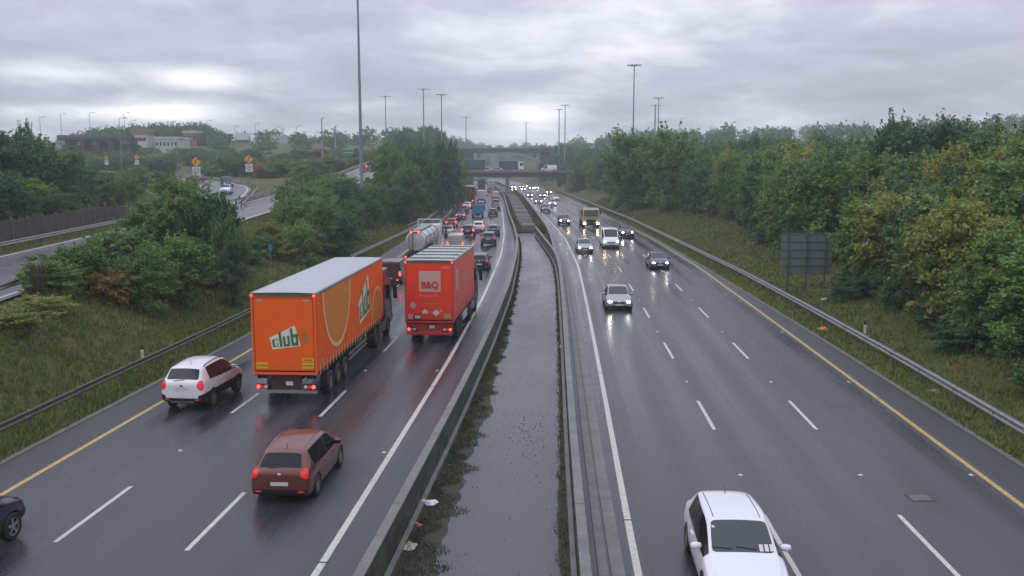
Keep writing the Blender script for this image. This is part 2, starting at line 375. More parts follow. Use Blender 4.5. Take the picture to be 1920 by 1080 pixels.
BG_Y = np.array([-60, 100, 140, 160, 190, 235, 300, 400, 520, 700, 1100, 1700, 2600], float)
BG_Z = np.array([3.6, 3.9, 4.1, 4.9, 5.6, 6.9, 10.0, 15.5, 18.0, 22.0, 33, 44, 50], float)
def terrain(X, Y):
    X = np.asarray(X, float); Y = np.asarray(Y, float)
    gl, gr, kl, kr = GL(Y), GR(Y), KL(Y), KR(Y); rr, rl, rz = RR(Y), RL(Y), RZ(Y)
    far = np.clip((Y - 300) / 120, 0, 1)
    bg = np.interp(Y, BG_Y, BG_Z)
    rzf = rz * (1 - far) + bg * far
    z = np.full(X.shape, -0.10)
    # left bank
    def seg(x0, z0, x1, z1):
        t = np.clip((x0 - X) / np.maximum(x0 - x1, .2), 0, 1); return z0 + (z1 - z0) * (t * t * (3 - 2 * t))
    zl = seg(kl, -0.08, gl, 0.08)
    zl = np.where(X < gl, seg(gl, 0.08, np.minimum(rr + 1.0, gl - 2), rzf - .12), zl)
    zl = np.where(X < rr + 1.0, rzf - .12, zl)
    zl = np.where(X < rl - 1.0, seg(rl - 1.0, rzf - .12, rl - 6, rzf * .4 + bg * .6 if True else 0), zl)
    zl = np.where(X < rl - 6, rzf * .4 + bg * .6 + (bg - (rzf * .4 + bg * .6)) * np.clip((rl - 6 - X) / 14, 0, 1), zl)
    z = np.where(X < kl, zl, z)
    # right bank
    u = X - gr
    grow = 1 + .5 * np.clip((Y - 150) / 200, 0, 1)
    zr_ = np.interp(u, [-1.2, 0, 3, 8, 14, 30, 80, 300], [-.08, .08, .55, 2.0, 3.6, 4.8, 6.5, 12]) * grow
    zr_ = zr_ + np.where(u > 20, 1, 0) * np.clip((u - 20) / 60, 0, 1) * np.interp(Y, [0, 300, 700, 1500, 2600], [0, 2, 8, 18, 26])
    z = np.where(X > kr, np.where(u > -1.2, zr_, -.08), z)
    # the bridge's approaches
    side = np.clip(np.maximum(gl - 3 - X, X - gr - 3) / 8, 0, 1)
    emb = side * np.exp(-((Y - 306) / 16.0) ** 4) * 6.7
    z = np.where(side > 0, np.maximum(z, emb), z)
    # second bridge further off
    emb2 = side * np.clip((Y - 350) / 60, 0, 1)
    z = np.where(side > 0, z + emb2 * np.where(X > 0, 5.0, 1.5), z)
    # the road ends in the hill beyond the second bridge, where it leaves the view
    close = np.clip((Y - 640) / 120, 0, 1); z = z * (1 - close) + np.maximum(z, np.interp(Y, [640, 800, 1200, 2600], [0, 21, 32, 48])) * close
    # gentle roughness off the carriageway
    off = np.clip(np.maximum(gl - .6 - X, X - gr - .6) / 2.0, 0, 1)
    onr = (X < rr + 1.2) & (X > rl - 1.2) & (Y < 330)
    rough = .11 * (np.sin(X * 1.3 + Y * .37) * np.sin(Y * .83 - X * .21) + .6 * np.sin(X * 2.9 + 1.7) * np.sin(Y * 2.3 + .4))
    roll = np.clip((Y - 250) / 300, 0, 1) * 2.5 * np.sin(X * .021 + 1.1) * np.sin(Y * .013 + X * .006)
    z = z + np.where(onr, 0, off * (rough + roll))
    # bed of the loop road
    for (a, b) in zip(LOOP[:-1], LOOP[1:]):
        ax, ay, az_ = a; bx, by, bz = b; dx, dy = bx - ax, by - ay; q = dx * dx + dy * dy
        t = np.clip(((X - ax) * dx + (Y - ay) * dy) / q, 0, 1); d = np.hypot(X - ax - t * dx, Y - ay - t * dy); zz = az_ + t * (bz - az_)
        w = np.clip((8.5 - d) / 3.2, 0, 1); w = w * w * (3 - 2 * w)
        w = np.where((X > rl + 1) , 0, w)
        z = z * (1 - w) + (zz - .14) * w
    return z
def tz(x, y): return float(terrain(np.array([x]), np.array([y]))[0])

# ------------------------------------------------------------------ ground
def ground():
    xs = np.concatenate([-np.geomspace(130, 1500, 26)[::-1], np.arange(-128, -46, 3.0), np.arange(-46, 46, 1.0), np.arange(46, 128, 3.0), np.geomspace(130, 1500, 26)])
    ys = np.concatenate([np.arange(-50, 20, 5.0), np.arange(20, 130, 1.0), np.arange(130, 360, 2.0), np.arange(360, 700, 8.0), np.geomspace(700, 2500, 30)])
    Xg, Yg = np.meshgrid(xs, ys); Z = terrain(Xg, Yg)
    nx, ny = len(xs), len(ys)
    v = np.stack([Xg.ravel(), Yg.ravel(), Z.ravel()], 1)
    i = np.arange((ny - 1) * (nx - 1)); r = i // (nx - 1); c = i % (nx - 1); a = r * nx + c
    f = np.stack([a, a + 1, a + 1 + nx, a + nx], 1)
    me = bpy.data.meshes.new('ground'); me.vertices.add(len(v)); me.vertices.foreach_set('co', v.ravel())
    me.loops.add(len(f) * 4); me.loops.foreach_set('vertex_index', f.ravel()); me.polygons.add(len(f))
    me.polygons.foreach_set('loop_start', np.arange(0, len(f) * 4, 4)); me.polygons.foreach_set('use_smooth', np.ones(len(f), bool))
    me.update(calc_edges=True); me.materials.append(M['ground'])
    o = bpy.data.objects.new('ground', me); C.objects.link(o); tag(o, 'rough grassy banks and flat verges either side of the motorway', kind='structure')
ground()

def strip(name, ca, cb, y0, y1, z, m, parent=None, step=3.0, n=4, kind=None, label=None, zc=None, ref=None):
    """sheet between two curves; UV in metres"""
    b = MB(); ys = list(np.arange(y0, y1, step)) + [y1]; uv = []
    for y in ys:
        a, c = ca(y), cb(y)
        for k in range(n + 1):
            x = a + (c - a) * k / n; b.v.append((x, y, (zc(y) if zc else 0) + z)); uv.append((x - (ref(y) if ref else a), y))
    for j in range(len(ys) - 1):
        for k in range(n):
            p = j * (n + 1) + k; b.f.append((p, p + 1, p + n + 2, p + n + 1)); b.m.append(0)
    b.uv = uv
    o = b.build(name, m, parent)
    return tag(o, label, kind=kind)
def off(c, d): return lambda y: c(y) + d

# ------------------------------------------------------------------ carriageways with their markings
Y0, Y1 = -20.0, 598.0
left = strip('road', off(WL, -10.65), off(LB, -.05), Y0, Y1, 0, M['road'], kind='structure', n=8, label='wet dark grey carriageway on the left, three lanes heading away', ref=off(WL, -10.6))
left['label'] = 'wet dark carriageway on the left with three lanes of queuing traffic'
right = strip('road', off(RB, .1), off(WR, 11.35), Y0, 92, 0, M['road'], kind='structure', n=8, label='wet grey carriageway on the right with oncoming traffic', ref=WR)
right2 = strip('road_surface', off(RB2, .1), off(WR, 11.35), 92, Y1, 0, M['road'], parent=right, n=8, ref=WR)
shl = strip('hard_shoulder', KL, off(WL, -10.65), Y0, Y1, -.004, M['shoulder'], kind='structure', n=4, label='narrow dark hard shoulder beside the left carriageway')
shr = strip('hard_shoulder', off(WR, 11.35), KR, Y0, Y1, -.004, M['shoulder'], kind='structure', n=4, label='brownish grey hard shoulder right of the yellow line')
med = strip('median_floor', off(LB, .12), off(RB, -.12), Y0, 125.6, -.012, M['median'], kind='structure', n=8, label='paved wet median strip between the two concrete barriers')
med['kind'] = 'structure'

def line(parent, name, c, w, z, m, y0=Y0, y1=Y1, zc=None): return strip(name, off(c, -w / 2), off(c, w / 2), y0, y1, z, m, parent, n=1, zc=zc)
line(left, 'edge_line', off(WL, 0), .18, .004, M['white_line']); line(left, 'edge_line', off(WL, -10.5), .17, .004, M['yellow_line'])
line(right, 'edge_line', off(WR, 0), .18, .004, M['white_line']); line(right, 'edge_line', off(WR, 11.1), .17, .004, M['yellow_line'])
def dashes(parent, c, w, first, n, L_=4.0, per=12.0, zc=None, name='lane_dash', m=None, z=.004):
    for k in range(n):
        y = first + k * per
        b = MB(); pts = [y, y + L_ / 2, y + L_]
        for q in pts:
            zz = (zc(q) if zc else 0) + z
            b.v += [(c(q) - w / 2, q, zz), (c(q) + w / 2, q, zz)]
        b.f = [(0, 1, 3, 2), (2, 3, 5, 4)]; b.m = [0, 0]
        b.build(name, m or M['white_line'], parent)
dashes(left, off(WL, -7.08), .13, 21.8 - 24, 48); dashes(left, off(WL, -3.55), .13, 21.3 - 24, 48)
dashes(right, off(WR, 3.72), .13, 19.6 - 24, 48); dashes(right, off(WR, 7.40), .13, 19.6 - 24, 48)
# joints across the line paint and crack sealing
for c, par in ((off(WL, 0), left), (off(WL, -10.5), left), (off(WR, 0), right), (off(WR, 11.1), right)):
    for y in np.arange(18 + rnd.random() * 8, 130, 17.3):
        MB().box((c(y) - .14, y, .0075), (c(y) + .14, y + .07, .0085)).build('line_gap', M['seal'], par)
def studs(par, c, y0, n):
    for k in range(n):
        y = y0 + 12 * k; b = MB(); x = c(y)
        b.add([(x - .06, y - .05, .001), (x + .06, y - .05, .001), (x + .06, y + .05, .001), (x - .06, y + .05, .001), (x - .04, y - .03, .02), (x + .04, y - .03, .02), (x + .04, y + .03, .02), (x - .04, y + .03, .02)],
              [(4, 5, 6, 7), (0, 1, 5, 4), (1, 2, 6, 5), (2, 3, 7, 6), (3, 0, 4, 7)])
        b.build('road_stud', M['stud'], par)
studs(right, off(WR, 3.72), 26.8, 8); studs(right, off(WR, 7.40), 26.8, 8); studs(right, off(WR, 10.8), 26.8, 8)
studs(left, off(WL, -7.08), 29.2, 6); studs(left, off(WL, -3.55), 29.0, 6); studs(left, off(WL, -.25), 29, 6)
# sealed cracks and inspection covers on the right carriageway
def crack(par, pts, w=.05):
    b = MB(); n = len(pts)
    for i, (x, y) in enumerate(pts):
        j = min(i + 1, n - 1); k = max(i - 1, 0); d = Vector((pts[j][0] - pts[k][0], pts[j][1] - pts[k][1])).normalized(); s = Vector((-d.y, d.x)) * (w * (.6 + .5 * rnd.random()) / 2)
        b.v += [(x - s.x, y - s.y, .003), (x + s.x, y + s.y, .003)]
    b.f = [(2 * i, 2 * i + 1, 2 * i + 3, 2 * i + 2) for i in range(n - 1)]; b.m = [0] * (n - 1)
    b.build('sealed_crack', M['seal'], par)
for (px0, py0, px1, py1) in ((1550, 763, 1640, 763), (1265, 576, 1297, 576), (1560, 712, 1660, 768)):
    a = at(px0, py0); c = at(px1, py1); crack(right, [(a.x + (c.x - a.x) * t / 6 + rnd.uniform(-.03, .03), a.y + (c.y - a.y) * t / 6 + rnd.uniform(-.05, .05)) for t in range(7)])
cv = at(1725, 933); MB().box((cv.x - .35, cv.y - .3, .0), (cv.x + .35, cv.y + .3, .006)).build('inspection_cover', M['seal'], right)
MB().box((cv.x - .28, cv.y - .23, .006), (cv.x + .28, cv.y + .23, .009)).build('inspection_cover', M['shoulder'] if False else M['kerb'], right)
# worn kerb strips at the verge
kl_o = strip('verge_kerb', off(KL, -.22), off(KL, .03), Y0, 330, .012, M['kerb'], kind='structure', n=1, label='thin worn kerb strip along the left shoulder')
kr_o = strip('verge_kerb', off(KR, -.03), off(KR, .22), Y0, 330, .012, M['kerb'], kind='structure', n=1, label='thin worn kerb strip along the right shoulder')

# concrete drainage channel right of the right barrier
def wall_loft(name, c, y0, y1, prof, m, parent=None, step=2.0, smooth=False):
    """prof = [(dx, z), ...] closed loop swept along the curve"""
    b = MB(); ys = list(np.arange(y0, y1, step)) + [y1]; n = len(prof)
    for y in ys:
        for dx, z in prof: b.v.append((c(y) + dx, y, z))
    for j in range(len(ys) - 1):
        for k in range(n): b.f.append((j * n + k, j * n + (k + 1) % n, (j + 1) * n + (k + 1) % n, (j + 1) * n + k)); b.m.append(0)
    b.f.append(tuple(range(n))[::-1]); b.m.append(0); b.f.append(tuple(range((len(ys) - 1) * n, len(ys) * n))); b.m.append(0)
    return b.build(name, m, parent, smooth)
chan = tag(wall_loft('drainage_channel', off(RB, .38), Y0, 90, [(0, -.02), (0, .05), (.22, .05), (.25, .02), (.25, -.02)], M['concrete']), 'low concrete drainage channel at the foot of the right barrier', kind='structure')
wall_loft('channel_edge', off(RB, .38), Y0, 90, [(.30, -.02), (.30, .035), (.62, .03), (.62, -.02)], M['concrete'], chan)
for k in range(16):
    y = 20 + k * 4.6; x = RB(y)
    MB().box((x + 1.0, y, .001), (WR(y) - .1, y + .05, .004)).build('slab_joint', M['kerb'], chan)

# ------------------------------------------------------------------ median barriers
def barrier(name, c, y0, y1, side, label, hgt=.88, ledge=True):
    root = empty(name, (c((y0 + y1) / 2), (y0 + y1) / 2, 0), 0, label, 'concrete barrier')
    inv = Matrix.Translation(root.location).inverted()
    def put(o): o.parent = root; o.matrix_parent_inverse = inv
    L_ = 6.0; y = y0
    while y < y1 - .1:
        e = min(y + L_, y1)
        if (y < 130):
            put(wall_loft('wall_panel', c, y + .015, e - .015, [(-.11, -.05), (-.085, hgt), (.085, hgt), (.11, -.05)], M['concrete_dark'], None, 2))
            put(wall_loft('coping', c, y + .012, e - .012, [(-.12, hgt + .002), (-.12, hgt + .06), (.12, hgt + .06), (.12, hgt + .002)], M['concrete'], None, 2))
        y = e
    if y1 > 130:
        s = max(y0, 130); s = y0 + math.ceil((130 - y0) / L_ - 1e-6) * L_ if y0 < 130 else y0
        put(wall_loft('wall_panel', c, s, y1, [(-.11, -.05), (-.085, hgt), (.085, hgt), (.11, -.05)], M['concrete_dark'], None, 4))
        put(wall_loft('coping', c, s, y1, [(-.12, hgt + .002), (-.12, hgt + .06), (.12, hgt + .06), (.12, hgt + .002)], M['concrete'], None, 4))
    if ledge:
        d = .13 * side
        put(wall_loft('ledge', c, y0, min(y1, 126), [(d, -.04), (d, .10), (d + .13 * side, .09), (d + .13 * side, -.04)] if side > 0 else [(d, -.04), (d + .13 * side, -.04), (d + .13 * side, .09), (d, .10)], M['concrete'], None, 2))
    return root
barrier('concrete_barrier', LB, Y0, Y1, 1, 'long concrete median barrier beside the left carriageway, mossy inner face')
barrier('concrete_barrier', RB, Y0, 125.4, -1, 'concrete median barrier beside the oncoming carriageway, bending inwards at its far end')
barrier('concrete_barrier', RB2, 91, Y1, 1, 'far concrete barrier starting outside the bend of the right one', hgt=.85, ledge=False)
# cross fence and covered far part of the median
xf = empty('cross_fence', (LB(126) + .3, 126.4, 0), 0, 'short slatted fence closing the median between the two barriers', 'fence')
xa, xb = LB(126) + .2, RB(125.4) + .1
for k in range(14):
    x = .05 + (xb - xa - .2) * k / 13 - .1
    MB().box((x, -.03, 0), (x + .14, .03, 1.0)).build('slat', M['steel_dull'], xf)
MB().box((-.15, .032, .85), (xb - xa - .1, .07, .95)).build('rail', M['steel'], xf)
MB().box((-.15, .032, .2), (xb - xa - .1, .07, .28)).build('rail', M['steel'], xf)
fm = strip('median_floor', off(LB, .12), off(RB2, -.12), 126.7, 560, .08, M['concrete_dark'], kind='structure', n=2, label='raised covered strip between the barriers beyond the cross fence')
for k in range(28):
    y = 129 + k * 5.2; a, b_ = LB(y) + .35, RB2(y) - .35
    MB().box((a + .25, y, .09), (b_ - .25, y + (4.95 if k % 4 else 3.2), .16 + .08 * rnd.random())).build('cover_slab', M['concrete_cover'] if k % 3 else M['timber'], fm)

# ------------------------------------------------------------------ guardrails
WPROF = [(0, -.155), (.035, -.12), (.035, -.075), (.0, -.03), (.0, .03), (.035, .075), (.035, .12), (0, .155)]
def guardrail(c, y0, y1, side, label, zf, post_step=3.2, m=None, rails=1, far=False, hgt=.62, post_to=None):
    """side: +1 the rail's face looks to +X"""
    m = m or M['steel']
    root = empty('guardrail', (c(y0), y0, 0), 0, label, 'guardrail')
    inv = Matrix.Translation(root.location).inverted()
    ys = list(np.arange(y0, y1, 2.0)) + [y1]
    for rl in range(rails):
        b = MB(); n = len(WPROF); o_ = .10 if rl == 0 else -.12; s_ = side if rl == 0 else -side
        for y in ys:
            z0 = zf(c(y), y)
            for dx, dz in WPROF: b.v.append((c(y) + s_ * (abs(o_) + dx), y, z0 + hgt + dz))
            for dx, dz in WPROF[::-1]: b.v.append((c(y) + s_ * (abs(o_) + dx - .006), y, z0 + hgt + dz))
        n2 = 2 * n
        for j in range(len(ys) - 1):
            for k in range(n2): b.f.append((j * n2 + k, j * n2 + (k + 1) % n2, (j + 1) * n2 + (k + 1) % n2, (j + 1) * n2 + k)); b.m.append(0)
        o = b.build('rail', m, None); o.parent = root; o.matrix_parent_inverse = inv
    base = None
    for y in np.arange(y0 + .5, post_to or y1, post_step):
        z0 = zf(c(y), y)
        if base is None:
            base = MB().box((-.05, -.07, -.25), (.05, .07, .74)).box((.0 if side > 0 else -.12, -.05, .5), (.12 if side > 0 else 0, .05, .72)).build('post', M['post'], None); o = base
        else: o = base.copy(); C.objects.link(o)
        o.location = (c(y), y, z0 + hgt - .62); o.parent = root; o.matrix_parent_inverse = inv
    return root
zt = lambda x, y: tz(x, y)
guardrail(GL, -10, 84, 1, 'dull steel guardrail on the grass beside the left shoulder', zt, 3.4, m=M['steel_dull'])
guardrail(off(GL, -.05), 86, 296, 1, 'pale steel guardrail along the left shoulder from the tanker to the bridge', zt, 4.0)
guardrail(GR, -10, 297, -1, 'long pale double steel guardrail beside the right shoulder', zt, 3.4, rails=2)
guardrail(off(RR, -.3), 10, 97, 1, 'steel guardrail on the main-road side of the slip road', lambda x, y: RZ(y), 3.6, m=M['steel'])
guardrail(off(RL, -.9), 10, 104, 1, 'steel guardrail between the slip road and the timber fence', lambda x, y: RZ(y), 3.6, m=M['steel'])
guardrail(off(RL, -.4), 122, 290, 1, 'guardrail on the far side of the climbing slip road', lambda x, y: RZ(y), 4.0)

# ------------------------------------------------------------------ slip road and loop road
slip = strip('slip_road', off(RL, 0), off(RR, 0), -10, 300, .03, M['ramp'], kind='structure', n=6, label='wet slip road climbing the left bank behind the bushes', zc=RZ)
line(slip, 'edge_line', off(RR, -.5), .2, .036, M['white_line'], 10, 298, RZ); line(slip, 'edge_line', off(RL, .5), .2, .036, M['white_line'], 10, 298, RZ)
dashes(slip, lambda y: (RR(y) + RL(y)) / 2, .15, 20, 20, zc=RZ, z=.036)
def ribbon(name, pts, w0, w1, dz, m, parent=None, n=5):
    P = [Vector(p) for p in pts]; Q = []
    for i in range(len(P) - 1):
        a, b, c, d = P[max(i - 1, 0)], P[i], P[i + 1], P[min(i + 2, len(P) - 1)]
        for k in range(6):
            t = k / 6; Q.append(.5 * ((2 * b) + (c - a) * t + (2 * a - 5 * b + 4 * c - d) * t * t + (3 * b - a - 3 * c + d) * t ** 3))
    Q.append(P[-1]); b = MB(); uv = []; s = 0
    for i, q in enumerate(Q):
        d = (Q[min(i + 1, len(Q) - 1)] - Q[max(i - 1, 0)]); d.z = 0; d.normalize(); nrm = Vector((d.y, -d.x, 0))
        if i: s += (q - Q[i - 1]).length
        for k in range(n + 1):
            o_ = w0 + (w1 - w0) * k / n; b.v.append(tuple(q + nrm * o_ + Vector((0, 0, dz)))); uv.append((o_ - w0, s))
    for j in range(len(Q) - 1):
        for k in range(n):
            p = j * (n + 1) + k; b.f.append((p, p + 1, p + n + 2, p + n + 1)); b.m.append(0)
    b.uv = uv
    return b.build(name, m, parent), Q
loop, LQ = ribbon('loop_road', LOOP, -4.4, 4.4, .045, M['ramp']); tag(loop, 'curving wet loop road joining the slip road from the far left', kind='structure')
ribbon('edge_line', LOOP[1:], 3.7, 3.95, .05, M['white_line'], loop, 1); ribbon('edge_line', LOOP[1:], -3.95, -3.7, .05, M['white_line'], loop, 1)
def rail_along(Q, o_, label, step=3.5, group=None):
    root = empty('guardrail', tuple(Q[0]), 0, label, 'guardrail', group); inv = Matrix.Translation(root.location).inverted()
    b = MB(); pts = []
    for i, q in enumerate(Q):
        d = (Q[min(i + 1, len(Q) - 1)] - Q[max(i - 1, 0)]); d.z = 0; d.normalize(); nrm = Vector((d.y, -d.x, 0)); pts.append((q + nrm * o_, nrm))
    for p, nrm in pts:
        for (a, z) in ((-.02, .46), (.03, .54), (-.01, .62), (.03, .70), (-.02, .78), (-.05, .78), (-.05, .46)): b.v.append(tuple(p + nrm * a + Vector((0, 0, z))))
    for j in range(len(pts) - 1):
        for k in range(7): b.f.append((j * 7 + k, j * 7 + (k + 1) % 7, (j + 1) * 7 + (k + 1) % 7, (j + 1) * 7 + k)); b.m.append(0)
    o = b.build('rail', M['steel']); o.parent = root; o.matrix_parent_inverse = inv
    for p, nrm in pts[::2]:
        o = MB().box((-.06, -.06, -.3), (.06, .06, .7)).build('post', M['post']); o.location = p - nrm * .12; o.parent = root; o.matrix_parent_inverse = inv
rail_along(LQ[8:], 5.6, 'curved steel guardrail round the outside of the loop road bend')
rail_along(LQ[2:40], -5.4, 'guardrail on the inner side of the loop road by the fence end')

# ------------------------------------------------------------------ timber fence beyond the slip road
tf = empty('timber_fence', (RL(60) - 3.2, 60, RZ(60)), 0, 'tall grey brown timber fence behind the slip road guardrail', 'fence')
inv = Matrix.Translation(tf.location).inverted()
y = 40.0; pan = None
while y < 112:
    x = RL(y) - 3.3; ye = y + 3.0; xe = RL(ye) - 3.3; z = RZ(y) - .1; ang = math.atan2(-(xe - x), ye - y)
    if pan is None:
        b = MB()
        for k in range(20):
            b.box((-.012 - .012 * (k % 2), .06 + k * .144, .05), (.012 - .012 * (k % 2), .06 + k * .144 + .138, 1.95 + .03 * ((k * 7) % 3)))
        pan = b.build('fence_panel', M['timber']); post = MB().box((-.07, -.07, -.2), (.09, .07, 2.15)).build('fence_post', M['post']); o, p = pan, post
    else: o = pan.copy(); p = post.copy(); C.objects.link(o); C.objects.link(p)
    for q in (o, p): q.location = (x, y, z); q.rotation_euler = (0, 0, ang); q.parent = tf; q.matrix_parent_inverse = inv
    y = ye

# retaining wall where the left guardrail steps in, past the tanker
rw = empty('retaining_wall', (-18.5, 138, 0), 0, 'low red brown block retaining wall in the left bank beyond the tanker', 'wall')
M['redblock'] = mat('red_brown_block', (.16, .085, .07), .8, noise=(2, .5, (.10, .06, .05)))
for r_ in range(5):
    for k in range(9):
        MB().box((-4.6 + k * .95 + (.45 if r_ % 2 else 0), -.25 + .02 * rnd.random(), -.2 + r_ * .55), (-4.6 + k * .95 + .9 + (.45 if r_ % 2 else 0), .3, .32 + r_ * .55)).build('block', M['redblock'], rw)

# ------------------------------------------------------------------ bridges
def bridge():
    r = empty('road_bridge', (0, 306, 0), 0, 'low grey concrete road bridge crossing both carriageways, vehicles on top', 'bridge')
    def P(name, b, m): o = b.build(name, m, r); return o
    P('deck', MB().box((-75, -6, 6.35), (75, 6, 6.95)), M['concrete_dark'])
    for k, y in enumerate(np.linspace(-5.2, 5.2, 6)):
        P('beam', MB().box((-20, y - .45, 5.25), (19, y + .45, 6.347)), M['concrete_dark'])
    P('parapet', MB().box((-75, -6.25, 6.75), (75, -6.003, 7.25)), M['concrete'])
    P('parapet', MB().box((-75, 6.003, 6.6), (75, 6.25, 7.25)), M['concrete_pale'])
    for zz in (7.55, 7.85):
        P('handrail', MB().box((-75, -6.16, zz), (75, -6.10, zz + .07)), M['steel_dull'])
    po = None
    for x in np.arange(-60, 61, 2.5):
        if po is None: po = MB().box((-.04, -6.17, 7.252), (.04, -6.09, 7.90)).build('rail_post', M['steel'], r); o = po
        else: o = po.copy(); C.objects.link(o)
        o.location = (x, 0, 0)
    P('pier', MB().box((-2.2, -5.4, 0), (-.9, 5.4, 5.05)), M['concrete'])
    P('pier_cap', MB().box((-2.7, -5.6, 5.052), (-.4, 5.6, 5.247)), M['concrete'])
    P('abutment', MB().box((-24, -6, -1), (-19.5, 6, 6.3)), M['concrete'])
    P('abutment', MB().box((18.2, -6, -1), (23, 6, 6.3)), M['concrete'])
bridge()
def arch_bridge():
    r = empty('arch_bridge', (-3, 440, 0), 0, 'higher dark bridge with a pale flat arch behind the road bridge', 'bridge')
    b = MB(); n = 24; W = 16.0; zf = lambda t: 9.6 + 4.4 * (1 - t * t)
    for k in range(n + 1):
        t = -1 + 2 * k / n; x = t * W + .6; z0 = zf(t); z1 = z0 + 1.2
        b.v += [(x, -5, z0), (x, -5, z1), (x, 4, z1), (x, 4, z0)]
    for k in range(n):
        for j in range(4): b.f.append((4 * k + j, 4 * k + (j + 1) % 4, 4 * k + 4 + (j + 1) % 4, 4 * k + 4 + j)); b.m.append(0)
    b.f += [(0, 1, 2, 3)[::-1], tuple(4 * n + i for i in range(4))]; b.m += [0, 0]
    b.build('arch', M['concrete_pale'], r)
    MB().box((-60, -4, 15.0), (60, 4, 15.8)).build('deck', M['concrete_dark'], r)
    MB().box((-60, -4.25, 15.1), (60, -4.003, 16.9)).build('parapet', M['concrete_dark'], r)
    for x in (-13, 14):
        t = (x - .6) / W; MB().box((x - .3, -3.6, zf(t) + 1.21), (x + .3, 3.6, 14.995)).build('spandrel_post', M['concrete_dark'], r)
    MB().box((-60, -3, -2), (-15.6, 3, 14.98)).build('abutment', M['concrete_dark'], r)
    MB().box((16.8, -3, -2), (60, 3, 14.98)).build('abutment', M['concrete_dark'], r)
arch_bridge()

# ------------------------------------------------------------------ trees
def crown_mesh(name, seed, shape, nclump, nleaf, leaf, mts, squash=1.0, low=0.0, twigs=9):
    """many leaf-sized faces in clumps through an uneven crown; unit crown: radius about 1, height about 2, base at z=0"""
    rs = np.random.RandomState(seed); cl = []; rad = []
    lob = [(rs.uniform(-.45, .45), rs.uniform(-.45, .45), rs.uniform(.7, 1.55), rs.uniform(.42, .68)) for _ in range(7)]
    while len(cl) < nclump:
        if rs.rand() < .55:
            lx, ly, lz, lr = lob[rs.randint(len(lob))]
            d = rs.normal(size=3); d /= np.linalg.norm(d); p = np.array([lx, ly, lz]) + d * lr * rs.uniform(.75, 1.02)
        else:
            d = rs.normal(size=3); d /= np.linalg.norm(d)
            p = d * np.array([.82, .82, 1.0]) * rs.uniform(.5, .98) + np.array([0, 0, 1.0])
        if shape == 'egg': k = np.clip(1.12 - max(p[2] - .6, 0) * .34, .3, 1.12); p[:2] *= k
        if shape == 'round': p[2] = p[2] * .92 + .1
        if p[2] < .75 and rs.rand() < .55: p[2] *= .55; p[:2] *= 1.08
        if p[2] < .12 + low: continue
        p[2] *= squash; cl.append(p); rad.append(rs.uniform(.06, .22))
    cl = np.array(cl); rad = np.array(rad)
    idx = rs.randint(0, nclump, nleaf)
    d = rs.normal(size=(nleaf, 3)); d /= np.linalg.norm(d, axis=1)[:, None]
    pos = cl[idx] + d * (rad[idx] * rs.uniform(.35, 1.05, nleaf))[:, None] * np.array([1.15, 1.15, .8])
    # upturned twigs at the outline
    nt_ = nleaf // twigs; k = rs.randint(0, nclump, nt_); out = cl[k] - np.array([0, 0, 1.0 * squash]); out /= np.maximum(np.linalg.norm(out, axis=1), .2)[:, None]
    pos[:nt_] = cl[k] + out * (rad[k] * rs.uniform(.8, 1.75, nt_))[:, None] + rs.normal(size=(nt_, 3)) * .02
    nrm = d * .7 + np.array([0, 0, .5]) + rs.normal(size=(nleaf, 3)) * .45; nrm /= np.linalg.norm(nrm, axis=1)[:, None]
    t = np.cross(nrm, rs.normal(size=(nleaf, 3))); t /= np.linalg.norm(t, axis=1)[:, None]; b_ = np.cross(nrm, t)
    s = (leaf * rs.uniform(.6, 1.4, nleaf))[:, None]
    V = np.stack([pos - t * s, pos + b_ * s * .55 + nrm * s * .15, pos + t * s, pos - b_ * s * .55 - nrm * s * .1], 1).reshape(-1, 3)
    V[:, 2] = np.maximum(V[:, 2], .02)
    f = np.arange(nleaf * 4).reshape(-1, 4)
    me = bpy.data.meshes.new(name); me.vertices.add(len(V)); me.vertices.foreach_set('co', V.ravel())
    me.loops.add(len(f) * 4); me.loops.foreach_set('vertex_index', f.ravel()); me.polygons.add(len(f)); me.polygons.foreach_set('loop_start', np.arange(0, len(f) * 4, 4))
    me.update(calc_edges=True); me.materials.append(mts)
    return me
def trunk_mesh(name, seed, h=1.6):
    rs = random.Random(seed); b = MB(); p = Vector((0, 0, -.15)); r = .055; top = None
    pts = [p]
    for k in range(5): p = p + Vector((rs.uniform(-.04, .04), rs.uniform(-.04, .04), (h + .15) / 5)); pts.append(p)
    for i in range(5): b.tube(pts[i], pts[i + 1], r * (1 - i * .16), r * (1 - (i + 1) * .16), 7)
    for k in range(11):
        i = rs.randint(1, 4); a = rs.uniform(0, 6.28); s = pts[i]; m_ = s + Vector((math.cos(a) * .3, math.sin(a) * .3, .28)); e = m_ + Vector((math.cos(a + .3) * .28, math.sin(a + .3) * .28, .26))
        b.tube(s, m_, .02, .013, 5); b.tube(m_, e, .013, .006, 5)
    me_o = b.build(name, M['bark']); me = me_o.data; bpy.data.objects.remove(me_o); return me
PROTO = []
for i, (sh, nc, sq, low) in enumerate([('round', 150, 1.0, -.1), ('round', 120, 1.0, -.1), ('egg', 140, 1.0, -.1), ('round', 165, 1.0, -.1), ('egg', 130, 1.0, -.1), ('round', 180, 1.0, -.1)]):
    PROTO.append((crown_mesh('crown', 100 + i, sh, nc, 24000, .034, M['leaf_mid'], sq, low), trunk_mesh('trunk', 200 + i, 1.3)))
BUSH = [crown_mesh('foliage', 300 + i, 'round', 80, 15000, .036, M['leaf_mid'], .62, -.1) for i in range(4)]
NT = [0]
